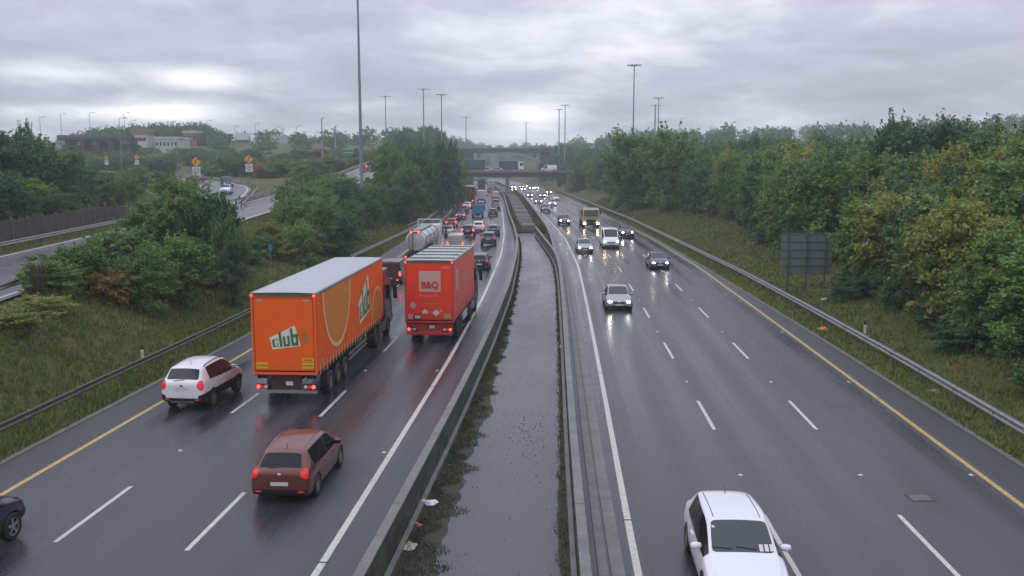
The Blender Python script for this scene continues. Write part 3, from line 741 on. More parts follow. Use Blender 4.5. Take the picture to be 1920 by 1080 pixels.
def tree(x, y, r, h, kind='leaf_mid', label=None, group=None, name='broadleaf_tree', proto=None, z=None, dz=-.15):
    i = proto if proto is not None else rnd.randrange(len(PROTO)); cm, tm = PROTO[i]
    z0 = (tz(x, y) if z is None else z) + dz
    root = empty(name, (x, y, z0), rnd.uniform(0, 6.28), label, 'tree', group); root.scale = (r, r, h / 2.05)
    c = bpy.data.objects.new('crown', cm); C.objects.link(c); c.parent = root
    c.material_slots[0].link = 'OBJECT'; c.material_slots[0].material = M[kind]
    t = bpy.data.objects.new('trunk', tm); C.objects.link(t); t.parent = root
    NT[0] += 1; return root
def bush(x, y, r, h, kind='leaf_mid', label=None, group=None, z=None):
    z0 = (tz(x, y) if z is None else z) - .1
    o = bpy.data.objects.new('shrub', BUSH[rnd.randrange(4)]); C.objects.link(o); o.location = (x, y, z0); o.rotation_euler = (0, 0, rnd.uniform(0, 6.28)); o.scale = (r, r, h / 1.35)
    o.material_slots[0].link = 'OBJECT'; o.material_slots[0].material = M[kind]
    tag(o, label, 'shrub', group); NT[0] += 1; return o
def top_at(px, py, y):
    """world x and height of the photo pixel for something at distance y"""
    p = at(px, py + (0 if py > CY + 1 else 0), 0) if False else None
    dz = (540 - py) / F; fy = math.cos(TH) + dz * math.sin(TH); fz = -math.sin(TH) + dz * math.cos(TH); t = y / fy
    return (px - 960) / F * t, H + fz * t

# right bank: skyline height by distance, front row hugging the verge
def tree_px(px, pytop, y, r, kind, label, group=None, proto=None, name='broadleaf_tree'):
    x, zt_ = top_at(px, pytop - 420 / y, y); zb = tz(x, y); h = max(zt_ - zb + .15, 2.0)
    return tree(x, y, r, h, kind, label, group, name, proto)
# named individuals
tree_px(1690, 352, 58, 3.6, 'leaf_yellow', 'large yellow green tree just right of the back of the big sign', proto=5)
tree_px(1850, 455, 47, 3.0, 'leaf_mid', 'spreading green tree overhanging the bank at the right edge, below the tallest ones', proto=3)
tree_px(1905, 330, 52, 3.6, 'leaf_bright', 'fresh green tree at the right edge with its top just over the yellow one', proto=0)
tree_px(1780, 410, 50, 2.8, 'leaf_autumn', 'rusty brown tinged tree in front of the large yellow green one', proto=1)
tree_px(1665, 214, 82, 3.2, 'leaf_dark', 'tall dark tree standing up above the skyline at the right', proto=4)
tree_px(1765, 222, 78, 4.6, 'leaf_dark', 'broad dark tree, tallest mass of the right bank', proto=0)
tree_px(1880, 226, 70, 4.6, 'leaf_dark', 'dark tree rising highest at the far right edge', proto=3)
tree_px(1265, 231, 150, 6.0, 'leaf_mid', 'domed tree highest on the skyline between the two right masts', proto=5)
tree_px(1185, 242, 170, 6.5, 'leaf_mid', 'tree below the tall mast on the right, rounded against the sky', proto=0)
gA, gB, gC, gD = 'trees of the front row on the right bank', 'trees of the second row on the right bank', 'trees of the back rows on the right bank', 'trees beside the far end of the right bank'
def kindpick(ws):
    t = rnd.random() * sum(w for _, w in ws)
    for k, w in ws:
        t -= w
        if t <= 0: return k
    return ws[-1][0]
y = 20.0
while y < 292:
    u = (5.0 if y < 60 else 6.2) + (3.4 if 60 < y < 72 else 0) + np.interp(y, [75, 115, 160, 230], [1, 4.5, 3, 2.2]) + rnd.uniform(-.8, .8)
    x = GR(y) + u + (2.5 if y < 34 else 0); h = rnd.uniform(5.4, 7.4) if y < 75 else rnd.uniform(7.0, 9.8)
    tree(x, y, rnd.uniform(2.8, 4.0), h, kindpick([('leaf_mid', 5), ('leaf_yellow', 1.6), ('leaf_bright', 1), ('leaf_dark', 2.5)]), 'leafy tree in the front row above the right guardrail, boughs reaching the grass', gA)
    y += rnd.uniform(3.2, 4.6)
y = 22.0
while y < 300:
    x = GR(y) + 13.5 + rnd.uniform(-1.6, 1.6)
    tree(x, y, rnd.uniform(3.4, 4.8), rnd.uniform(6.2, 7.8) + min(1.9, y / 100), kindpick([('leaf_mid', 5), ('leaf_dark', 4), ('leaf_yellow', .7)]), 'green tree of the second row on the right bank, rising behind the front row', gB)
    y += rnd.uniform(4.2, 6.0)
for off_, n0 in ((21, 56.0), (30, 70.0), (41, 90.0)):
    y = n0
    while y < 330:
        x = GR(y) + off_ + rnd.uniform(-2.4, 2.4)
        tree(x, y, rnd.uniform(4.0, 5.6), rnd.uniform(5.4, 7.6) + min(y / 70, 2.8), kindpick([('leaf_mid', 3), ('leaf_dark', 5)]), 'bluish dark tree in the back rows of the right bank, its top on the skyline', gC)
        y += rnd.uniform(8, 12)
for (x, y, h) in ((20, 284, 8), (23, 290, 9), (20.5, 293, 7), (27, 286, 10), (-22, 290, 6)):
    tree(x, y, 3.0, h, 'leaf_mid', 'tree close in front of the bridge end', gC)
for k in range(14):
    y = 316 + k * 9; tree(GR(y) + rnd.uniform(4, 22), y, rnd.uniform(3.5, 5), rnd.uniform(8, 11), 'leaf_dark', 'hazy tree beside the carriageway beyond the bridge on the right', gD)
for px, py, r, kind, lb in [(1225, 398, 2.6, 'leaf_bright', 'bright green low shrub at the foot of the right bank, near the distant marker'), (1250, 404, 2.2, 'leaf_bright', 'second bright green shrub beside the low one on the right bank'),
                            (1700, 655, 1.7, 'leaf_dark', 'low dark bramble on the grass under the yellow green tree'), (1590, 560, 1.5, 'leaf_dark', 'dark bush touching the grass just right of the big sign'),
                            (1860, 735, 1.6, 'leaf_mid', 'ragged green bush nearest the guardrail at the right edge'), (1440, 470, 1.8, 'leaf_dark', 'dark bush left of the big sign at the edge of the grass')]:
    p = at(px, py, .8); bush(max(p.x, GR(p.y) + 1.2 + r * 1.3), p.y, r, r * 1.0, kind, lb)
for k in range(46):
    y = 34 + (k * 2.6 if k < 18 else 46.8 + (k - 18) * 7) + rnd.uniform(-1.5, 1.5); bush(GR(y) + ((4.9 if k % 2 else 5.6) if y < 60 else 6.2 + (2.4 if y < 73 else 0) + np.interp(y, [75, 115, 160], [0, 3.5, 2])) + rnd.uniform(-.6, .5), y, rnd.uniform(1.5, 2.4), rnd.uniform(1.5, 2.7), kindpick([('leaf_mid', 3), ('leaf_dark', 3), ('leaf_autumn', .5)]), 'undergrowth bush at the foot of the front row of trees on the right bank', 'undergrowth bushes under the right bank trees')

# left bank, between the carriageway and the slip road
for a in [
    (398, 352, 60, 2.1, 'leaf_dark', 'tall dark tree at the right end of the bushy clump above the white crossover', 5),
    (340, 328, 62, 2.5, 'leaf_mid', 'rounded green tree in the clump, left of the tall dark one', 0),
    (290, 372, 60, 2.6, 'leaf_mid', 'broad green tree at the middle of the left clump', 5),
    (430, 405, 57, 1.5, 'leaf_dark', 'narrow dark tree leaning over the slope at the clump end', 1),
    (225, 428, 54, 2.5, 'leaf_mid', 'green tree over the slip road in the left clump', 3),
    (330, 440, 53, 2.4, 'leaf_bright', 'fresh green tree low in the left clump facing the road', 5),
    (150, 462, 49, 2.1, 'leaf_bright', 'light green shrubby tree near the left end of the clump', 0),
    (90, 492, 46, 1.8, 'leaf_mid', 'small green tree ending the clump at the left, by the bare sapling', 3),
    (260, 470, 49, 2.0, 'leaf_mid', 'green tree just above the reddish bush in the clump', 1),
]: tree_px(a[0], a[1], a[2], a[3], a[4], a[5], proto=a[6])
for px, py, z, r, h, kind, lb in [(205, 575, 1.9, 1.7, 1.9, 'leaf_autumn', 'reddish orange bush at the front of the left clump'), (130, 560, 2.2, 1.5, 1.6, 'leaf_mid', 'green bush left of the reddish orange one'),
                                (290, 560, 1.8, 1.4, 1.6, 'leaf_dark', 'dark bush right of the reddish orange one'), (370, 535, 1.6, 1.4, 1.4, 'leaf_mid', 'green bush under the tall dark tree of the clump'),
                                (75, 610, 2.0, 1.5, 1.1, 'leaf_yellow', 'yellowing low bush on the slope near the left edge'), (25, 640, 2.0, 1.6, 1.2, 'leaf_yellow', 'yellow green bush on the slope at the left edge'), (420, 500, 1.6, 1.2, 1.3, 'leaf_dark', 'small dark bush at the right foot of the clump')]:
    p = at(px, py, z); bush(p.x, p.y, r, h, kind, lb)
for a in [
    (640, 395, 92, 2.3, 'leaf_dark', 'dark tree beside the foot of the tallest mast', 0), (590, 368, 88, 2.4, 'leaf_mid', 'green tree left of the dark one by the tallest mast', 5),
    (552, 362, 90, 2.4, 'leaf_mid', 'green tree in the middle clump hiding the slip road', 3), (585, 345, 100, 3.0, 'leaf_mid', 'rounded tree at the back of the middle clump', 0),
    (515, 418, 82, 1.9, 'leaf_yellow', 'yellow green tree at the left end of the middle clump', 1), (630, 340, 108, 3.0, 'leaf_dark', 'dark tree below the distant slip road cars', 2),
    (560, 415, 80, 2.0, 'leaf_bright', 'bright green tree at the front of the middle clump', 3)]: tree_px(a[0], a[1], a[2], a[3], a[4], a[5], proto=a[6])
for a in [(545, 350, 104, 2.4, 'leaf_mid', 3), (560, 338, 112, 3.0, 'leaf_dark', 5), (610, 332, 118, 3.2, 'leaf_mid', 0), (650, 345, 118, 2.8, 'leaf_dark', 1), (545, 385, 92, 2.2, 'leaf_bright', 0), (600, 392, 94, 2.5, 'leaf_mid', 5), (655, 372, 104, 2.4, 'leaf_mid', 3),
          (500, 452, 78, 1.6, 'leaf_dark', 0), (530, 425, 84, 2.2, 'leaf_mid', 5), (580, 340, 122, 3.0, 'leaf_mid', 3), (630, 322, 132, 3.2, 'leaf_mid', 5), (590, 318, 138, 3.2, 'leaf_dark', 3), (565, 325, 130, 2.8, 'leaf_mid', 1)]:
    tree_px(a[0], a[1], a[2], a[3], a[4], 'tree of the middle clump', 'trees of the middle clump hiding the slip road', proto=a[5])
for px, py, z, r, h, kind, lb in [(600, 425, 3.2, 1.8, 1.7, 'leaf_autumn', 'orange brown bush in the middle clump, left of the mast foot'), (520, 470, 2.0, 2.1, 1.8, 'leaf_yellow', 'yellow green bush on the slope behind the green marker sign'),
                                (560, 462, 2.0, 2.0, 1.8, 'leaf_mid', 'green bush on the slope left of the thin white post'), (625, 452, 2.0, 1.9, 2.2, 'leaf_dark', 'dark bush right of the thin white post'),
                                (470, 478, 2.2, 1.8, 1.4, 'leaf_mid', 'low bush on the slope between the two left clumps')]:
    p = at(px, py, z); bush(p.x, p.y, r, h, kind, lb)
for a in [(730, 282, 150, 3.6, 0), (780, 262, 158, 4.0, 5), (765, 300, 140, 3.2, 3), (820, 262, 175, 4.0, 1), (705, 345, 128, 2.8, 0), (745, 350, 135, 2.8, 5),
          (840, 262, 195, 4.2, 2), (800, 290, 170, 3.4, 3), (850, 285, 210, 3.8, 5), (845, 275, 235, 4.0, 0), (720, 262, 175, 4.2, 4), (838, 290, 262, 4.0, 3), (690, 370, 120, 2.4, 3), (850, 310, 222, 3.4, 1), (846, 318, 250, 3.0, 5)]:
    tree_px(a[0], a[1], a[2], a[3], kindpick([('leaf_mid', 3), ('leaf_dark', 3), ('leaf_yellow', .6)]), 'tall tree of the belt between the tallest mast and the bridge, left bank', 'trees of the belt between mast and bridge', proto=a[4])
for k in range(12):
    y = 150 + k * 10; bush(GL(y) - rnd.uniform(4, 9), y, rnd.uniform(1.6, 2.6), rnd.uniform(1.4, 2.6), kindpick([('leaf_mid', 3), ('leaf_autumn', 1), ('leaf_dark', 2)]), 'scrubby bush on the left bank in front of the tree belt', 'bushes in front of the left tree belt')
for k in range(16):
    y = 316 + k * 8; tree(GL(y) - rnd.uniform(4, 24), y, rnd.uniform(3.5, 5), rnd.uniform(8, 11), 'leaf_dark', 'hazy tree beside the carriageway beyond the bridge on the left', 'trees beyond the bridge on the left')
# beyond the slip road
for a in [(30, 246, 84, 5.0, 'leaf_dark', 3), (85, 262, 92, 4.6, 'leaf_dark', 5), (-30, 236, 78, 5.2, 'leaf_dark', 0), (120, 285, 98, 4.0, 'leaf_dark', 1), (25, 330, 70, 3.4, 'leaf_mid', 5), (100, 315, 90, 3.4, 'leaf_mid', 1), (-20, 320, 66, 3.4, 'leaf_dark', 3), (80, 350, 78, 2.6, 'leaf_dark', 0)]:
    tree_px(a[0], a[1], a[2] + 16, a[3], a[4], 'large dark tree standing over the timber fence at the left edge', 'dark trees over the timber fence', proto=a[5])
for a in [(45, 226, 120, 1.9, 'leaf_mid', 2, 'sparse tree top poking above the skyline at far left')]:
    tree_px(a[0], a[1], a[2], a[3], a[4], a[6], proto=a[5])
for k in range(26):
    px = rnd.uniform(110, 360); y = rnd.uniform(112, 190); x = (px - 960) / F * y
    d = min(math.hypot(x - q.x, y - q.y) for q in LQ)
    if d < 8: continue
    tree(x, y, rnd.uniform(2.4, 3.4), rnd.uniform(3.6, 5.4) * (1 if y < 150 else .75), kindpick([('leaf_mid', 3), ('leaf_dark', 3)]), 'tree of the wooded patch between the timber fence and the loop road', 'trees between fence and loop road')
for k in range(150):
    px = rnd.uniform(90, 700); y = rnd.uniform(212, 330); x = (px - 960) / F * y
    if min(math.hypot(x - q.x, y - q.y) for q in LQ) < 9 or x > -42: continue
    (tree if rnd.random() < .5 else bush)(x, y, rnd.uniform(3, 5), rnd.uniform(3.2, 5.2), kindpick([('leaf_mid', 3), ('leaf_yellow', 1.2), ('leaf_dark', 2), ('leaf_autumn', .8)]), 'bushy growth on the slope behind the loop road', 'bushes and trees behind the loop road')
for k in range(13):
    y = 150 + k * 8; tree(RL(y) - rnd.uniform(4, 9) , y, rnd.uniform(2.2, 3.2), rnd.uniform(3.0, 4.6), kindpick([('leaf_mid', 3), ('leaf_autumn', 1.6), ('leaf_yellow', 1)]), 'small tree on the strip between the loop road and the climbing slip road', 'trees between loop and slip road') if y > 176 else None
# bare sapling by the slip road at the left
bs = MB(); rs_ = random.Random(3)
for k in range(16):
    a = rs_.uniform(0, 6.28); p0 = Vector((rs_.uniform(-.1, .1), rs_.uniform(-.1, .1), 0)); p1 = p0 + Vector((math.cos(a) * .25, math.sin(a) * .25, rs_.uniform(.8, 1.3))); p2 = p1 + Vector((math.cos(a) * .35, math.sin(a) * .35, rs_.uniform(.5, 1.0)))
    bs.tube(p0, p1, .025, .016, 5); bs.tube(p1, p2, .016, .006, 5)
    for q in range(3): bs.tube(p1, p1 + Vector((rs_.uniform(-.4, .4), rs_.uniform(-.4, .4), rs_.uniform(.3, .7))), .01, .004, 4)
p = at(40, 555, 3.0); o = bs.build('bare_sapling', M['bark'], loc=(p.x + 0.9, p.y, 2.9)); tag(o, 'leafless grey sapling beside the slip road at the left edge', 'sapling')

# far woods that read as one mass
def far_wood(name, spots, label, m, nleaf=800, leaf=.085):
    cm = crown_mesh('tmp', 900, 'round', 70, nleaf, leaf, M['leaf_dark'], 1.0, -.1, 90)
    v0 = np.empty(len(cm.vertices) * 3); cm.vertices.foreach_get('co', v0); v0 = v0.reshape(-1, 3); bpy.data.meshes.remove(cm)
    out = []
    for (x, y, z, r, h) in spots:
        a = rnd.uniform(0, 6.28); c, s = math.cos(a), math.sin(a)
        v = v0.copy(); v = np.stack([v[:, 0] * c - v[:, 1] * s, v[:, 0] * s + v[:, 1] * c, v[:, 2]], 1) * np.array([r, r, h / 2.05]) + np.array([x, y, z]); out.append(v)
    V = np.concatenate(out); f = np.arange(len(V)).reshape(-1, 4)
    me = bpy.data.meshes.new(name); me.vertices.add(len(V)); me.vertices.foreach_set('co', V.ravel()); me.loops.add(len(f) * 4); me.loops.foreach_set('vertex_index', f.ravel())
    me.polygons.add(len(f)); me.polygons.foreach_set('loop_start', np.arange(0, len(f) * 4, 4)); me.update(calc_edges=True); me.materials.append(m)
    o = bpy.data.objects.new(name, me); C.objects.link(o); tag(o, label, kind='stuff'); return o
sp = []
for k in range(150):
    y = rnd.uniform(650, 800); x = rnd.uniform(-75, 60); sp.append((x, y, tz(x, y) - .3, rnd.uniform(4, 6.5), rnd.uniform(5, 8)))
for k in range(680):
    y = rnd.uniform(345, 900); az_ = rnd.uniform(-31, 31); x = y * math.tan(R(az_))
    if GL(min(y, 600)) - 8 < x < GR(min(y, 600)) + 6 and y < 700: continue
    if az_ < -9 and y < 430 and rnd.random() < .5: continue
    h = rnd.uniform(7, 12) * (0.75 if az_ < -9 else 1); sp.append((x, y, tz(x, y) - 1.8, rnd.uniform(3.4, 5.4), h + 1.5))
far_wood('far_woods', sp, 'hazy woods filling the ground far behind the bridges', M['leaf_dark'])
sp = []
for k in range(160):
    px = rnd.uniform(170, 425); y = rnd.uniform(395, 425); x = (px - 960) / F * y
    ztop = H + (308 - np.interp(px, [170, 250, 300, 390, 425], [243, 236, 232, 232, 246]) + rnd.uniform(-9, 6)) / F * y; z = tz(x, y); sp.append((x, y, min(z, ztop - 6), rnd.uniform(2.5, 4), max(ztop - min(z, ztop - 6), 5)))
far_wood('hilltop_wood', sp, 'clump of hazy trees on the rise behind the far left buildings', M['leaf_dark'])

# ------------------------------------------------------------------ grass on the verges
def blades(name, n, sampler, hmin, hmax, m, label, w=.035):
    rs = np.random.RandomState(5); P = sampler(rs, n); n = len(P)
    Z = terrain(P[:, 0], P[:, 1]) if P.shape[1] == 2 else P[:, 2]
    base = np.stack([P[:, 0], P[:, 1], Z - .03], 1)
    k = 3; base = np.repeat(base, k, 0) + np.concatenate([rs.normal(size=(n * k, 2)) * .07, np.zeros((n * k, 1))], 1)
    a = rs.uniform(0, 6.28, n * k); hh = rs.uniform(hmin, hmax, n * k) * np.repeat(rs.uniform(.6, 1.3, n), k)
    sc_ = np.clip(base[:, 1] / 45, .8, 3)
    d = np.stack([np.cos(a), np.sin(a), np.zeros(n * k)], 1) * (w * sc_)[:, None]
    lean = np.stack([rs.normal(size=n * k), rs.normal(size=n * k), np.zeros(n * k)], 1) * .35
    up = (np.array([0, 0, 1.0]) + lean) * hh[:, None]
    V = np.stack([base - d, base + d, base + up], 1).reshape(-1, 3); f = np.arange(len(V)).reshape(-1, 3)
    me = bpy.data.meshes.new(name); me.vertices.add(len(V)); me.vertices.foreach_set('co', V.ravel()); me.loops.add(len(f) * 3); me.loops.foreach_set('vertex_index', f.ravel())
    me.polygons.add(len(f)); me.polygons.foreach_set('loop_start', np.arange(0, len(f) * 3, 3)); me.update(calc_edges=True); me.materials.append(m)
    o = bpy.data.objects.new(name, me); C.objects.link(o); tag(o, label, kind='stuff'); return o
def samp_left(rs, n):
    y = 22 + (rs.rand(n) ** 1.5) * 160; t = rs.rand(n); g = KL(y) - .25; e = np.minimum(RR(y) + .4, g - 4); return np.stack([g + (e - g) * t, y], 1)
def samp_left2(rs, n):
    y = 22 + (rs.rand(n) ** 1.3) * 90; t = rs.rand(n); return np.stack([RL(y) - .4 - 2.6 * t, y], 1)
def samp_right(rs, n):
    y = 22 + (rs.rand(n) ** 1.5) * 200; t = rs.rand(n) ** 1.2; g = KR(y) + .25; return np.stack([g + 13 * t, y], 1)
blades('grass', 60000, samp_left, .10, .30, M['grass'], 'rough grass on the bank left of the motorway')
blades('grass', 7000, samp_left2, .10, .28, M['grass'], 'grass verge in front of the timber fence')
blades('grass', 60000, samp_right, .08, .26, M['grass'], 'rough grass on the bank right of the motorway')
def samp_med(rs, n):
    y = 14 + (rs.rand(n) ** 1.3) * 105; t = rs.rand(n); w = np.interp(y, [20, 40, 60, 75], [1.0, .62, .3, .12]) * (.8 + .35 * np.sin(y * 1.9) + .25 * np.sin(y * 5.3 + 1))
    lft = rs.rand(n) < .84; xl = LB(y) + .27 + t * w; xr = RB(y) - .27 - t * np.interp(y, [20, 35, 75, 120], [.30, .12, .07, .12]) * (.8 + .3 * np.sin(y * 3.1))
    return np.stack([np.where(lft, xl, xr), y, np.full(n, -.005)], 1)
blades('median_weeds', 34000, samp_med, .03, .11, M['weeds'], 'low weeds and moss along both edges of the paved median', w=.02)
def samp_far_med(rs, n):
    y = 127 + rs.rand(n) * 170; e = rs.rand(n) ** 2 * .9; a = LB(y) + .15; b = RB2(y) - .15
    return np.stack([np.where(rs.rand(n) < .5, a + e, b - e), y, np.full(n, .1)], 1)
blades('median_weeds', 9000, samp_far_med, .15, .55, M['weeds'], 'brownish scrub along the barriers of the far median', w=.05)
# soil under the weeds
def soil_strip():
    """left strip wide near the camera, right one narrow; the outline is ragged at every scale"""
    from mathutils import noise as mn
    def edge(y, side): 
        q = Vector((y * .25, side * 7.7, 0)); r = mn.noise(q) * .42 + mn.noise(q * 3.1) * .20 + mn.noise(q * 9.7) * .10 + mn.noise(q * 31) * .05
        return (1 + r)
    b = MB(); ys = np.arange(5, 120, .09)
    for y in ys:
        w = float(np.interp(y, [20, 40, 60, 75], [1.0, .66, .30, .10])) * edge(y, 1); b.v += [(LB(y) + .24, y, -.006), (LB(y) + .27 + max(w, .05), y, -.009)]
    n = len(ys); b.f = [(2 * i, 2 * i + 1, 2 * i + 3, 2 * i + 2) for i in range(n - 1)]; b.m = [0] * (n - 1)
    m0 = len(b.v)
    for y in ys:
        w = float(np.interp(y, [20, 35, 75, 120], [.28, .10, .06, .10])) * edge(y, 2); b.v += [(RB(y) - .27 - max(w, .04), y, -.009), (RB(y) - .24, y, -.006)]
    b.f += [(m0 + 2 * i, m0 + 2 * i + 1, m0 + 2 * i + 3, m0 + 2 * i + 2) for i in range(n - 1)]; b.m += [0] * (n - 1)
    tag(b.build('soil', M['soil']), 'damp soil gathered along both median barriers', kind='stuff')
M['soil'] = mat('damp_soil', (.065, .055, .036), .85, noise=(5, .7, (.03, .03, .018)), bump=(20, .8))
soil_strip()
# stones and crumbs on the median floor
def pebbles():
    b = MB(); rs = random.Random(4)
    for k in range(900):
        y = 15 + rs.random() ** 1.5 * 60
        if rs.random() < .5: x = rs.uniform(LB(y) + .35, RB(y) - .4)
        else: x = LB(y) + .3 + abs(rs.gauss(0, .5))
        if k % 3 == 0 and k < 700: y = 31 + rs.gauss(0, 2.0); x = .6 + rs.gauss(0, .45)
        if not (LB(y) + .3 < x < RB(y) - .3): continue
        s = rs.uniform(.008, .030); q = rs.uniform(0, 3); z = -.01
        c_, s_ = math.cos(q) * s, math.sin(q) * s
        b.add([(x + c_, y + s_, z), (x - s_, y + c_, z), (x - c_, y - s_, z), (x + s_, y - c_, z), (x, y, z + s * .9)], [(0, 1, 4), (1, 2, 4), (2, 3, 4), (3, 0, 4)], 0 if rs.random() < .8 else 1)
    tag(b.build('gravel', [M['seal'], M['concrete_pale']]), 'dark crumbs and small stones scattered on the wet median', kind='stuff')
pebbles()

# ------------------------------------------------------------------ street furniture
def high_mast(x, y, ztop, z0, r0, r1, label, heads=8, group=None, bands=False):
    root = empty('lighting_mast', (x, y, z0), 0, label, 'lighting mast', group); h = ztop - z0
    b = MB(); n = 6
    for i in range(n): b.tube((0, 0, h * i / n - (.5 if i == 0 else 0)), (0, 0, h * (i + 1) / n), r0 + (r1 - r0) * i / n, r0 + (r1 - r0) * (i + 1) / n, 12, cap=(i in (0, n - 1)))
    b.build('pole', M['mast'], root, smooth=False)
    if bands:
        for z in (2.1, 4.3): MB().lathe([(r0 + .04, z), (r0 + .04, z + .16)], 12, 'Z').build('band', M['steel'], root)
    MB().lathe([(.35, h - .25), (.45, h - .1), (.35, h + .1)], 12, 'Z').build('head_frame', M['mast'], root)
    for k in range(heads):
        a = 2 * math.pi * k / heads + .3
        b = MB(); b.tube((math.cos(a) * .3, math.sin(a) * .3, h), (math.cos(a) * 1.35, math.sin(a) * 1.35, h - .02), .04, .04, 5)
        mt = Matrix.Rotation(a, 4, 'Z'); b.box((1.2, -.2, h - .16), (1.95, .2, h + .04), mat=mt); b.build('floodlight', M['mast'], root)
    return root
def mast_px(px, py, ztop, label, heads=8, group=None, **k):
    y = (ztop - H) / ((308 - py) / F); x = (px - 960) / F * y
    high_mast(x, y, ztop, max(tz(x, y), 0) - .2, k.get('r0', .42) * .75, k.get('r1', .22) * .75, label, heads, group)
p = at(680, 412, 2.4); high_mast((680 - 960) / F * 124, 124, 32.4, tz((680 - 960) / F * 124, 124) - .1, .27, .12, 'tallest lighting mast, rising past the top of the picture left of the lorries', bands=True)
mast_px(1184, 128, 36, 'tall lighting mast with floodlight head rising above the trees on the right', r0=.36, r1=.18)
mast_px(830, 181, 34, 'lighting mast with a T-shaped head left of the bridge', r0=.4, r1=.22)
mast_px(797, 171, 34, 'slim lighting mast just left of the T-headed one', heads=4, r0=.4, r1=.2)
mast_px(727, 184, 34, 'slim lighting mast between the tallest one and the pair by the bridge', heads=4, r0=.36, r1=.18)
mast_px(1047, 208, 34, 'shorter of the two close lighting masts right of the bridge', r0=.45, r1=.25)
mast_px(1058, 200, 34, 'taller of the two close lighting masts right of the bridge', heads=6, r0=.4, r1=.22)
mast_px(1230, 187, 34, 'lighting mast right of the tall one, with a small head above the trees', r0=.4, r1=.2)
mast_px(1224, 200, 30, 'headless looking pole close beside the right-hand lighting mast', heads=3, r0=.45, r1=.3)
mast_px(875, 222, 34, 'small distant lighting mast above the left end of the bridge', r0=.5, r1=.3)
mast_px(986, 232, 34, 'most distant lighting mast, just above the bridge centre', r0=.5, r1=.3)
def pole_px(px, py, y, label, r=.12, group='distant street lamps on the left skyline', arm=1.2):
    x, zt_ = top_at(px, py, y); z0 = tz(x, y); h = zt_ - z0
    root = empty('street_lamp', (x, y, z0), 0, label, 'street lamp', group)
    MB().tube((0, 0, -.3), (0, 0, h), r, r * .6, 7).build('pole', M['mast'], root)
    MB().tube((0, 0, h), (arm, 0, h + .15), r * .5, r * .5, 5).box((arm, -.15, h + .05), (arm + .7, .15, h + .25)).build('lamp_head', M['mast'], root)
for px, py, y in [(113, 214, 330), (167, 212, 330), (223, 222, 230), (232, 212, 300), (246, 226, 340), (320, 228, 340), (388, 226, 360), (478, 232, 340), (518, 238, 360), (556, 236, 360), (440, 236, 380), (74, 220, 300)]:
    pole_px(px, py, y, 'thin distant street lamp standing on the left skyline')
pole_px(603, 222, 300, 'thicker plain pole on the skyline left of the tallest mast', .28, None, .3)
pole_px(628, 237, 320, 'short dark pole just right of the thicker plain one', .4, None, .2)
pole_px(1373, 230, 240, 'single thin pole sticking out of the trees on the right skyline', .15, None, .3)
for px, py, y, lb in [(149, 290, 120, 'grey lamp post in the wooded patch, left one'), (331, 262, 185, 'pale lamp post behind the loop road signs'), (226, 268, 150, 'pale lamp post between the small yellow signs')]:
    pole_px(px, py, y, lb, .09, None, .8)

M['sign_yellow'] = mat('warning_sign_yellow', (.75, .34, .03), .4)
M['sign_red'] = mat('sign_red', (.45, .03, .02), .4); M['sign_white'] = mat('sign_white', (.62, .66, .66), .4)
M['sign_green'] = mat('sign_green', (.03, .22, .15), .4); M['sign_back'] = mat('sign_back_aluminium', (.17, .215, .215), .45, .25, noise=(1, .4, (.13, .165, .17)))
M['ink'] = mat('sign_black', (.02, .02, .02), .5)
def text_mesh(name, s, size, m, parent, loc, rot, bold=.0, sx=1.0, sp=1.0, shear=0.0):
    cu = bpy.data.curves.new('t', 'FONT'); cu.body = s; cu.size = size; cu.offset = bold; cu.align_x = 'CENTER'; cu.align_y = 'CENTER'; cu.space_character = sp; cu.shear = shear
    cu.resolution_u = 3
    ob = bpy.data.objects.new('t', cu); C.objects.link(ob); dg = bpy.context.evaluated_depsgraph_get(); me = bpy.data.meshes.new_from_object(ob.evaluated_get(dg))
    bpy.data.objects.remove(ob); me.name = name; me.materials.clear(); me.materials.append(m)
    o = bpy.data.objects.new(name, me); C.objects.link(o); o.parent = parent; o.location = loc; o.rotation_euler = rot; o.scale = (sx, 1, 1); return o
FR = (math.pi / 2, 0, 0)   # text facing the camera (-Y)
def disc(b, cx, cz, r0, r1, y, n=28, mi=0, a0=0, a1=2 * math.pi):
    vs_ = []
    for k in range(n + 1):
        a = a0 + (a1 - a0) * k / n; vs_ += [(cx + r0 * math.cos(a), y, cz + r0 * math.sin(a)), (cx + r1 * math.cos(a), y, cz + r1 * math.sin(a))]
    b.add(vs_, [(2 * k, 2 * k + 1, 2 * k + 3, 2 * k + 2) for k in range(n)], mi)
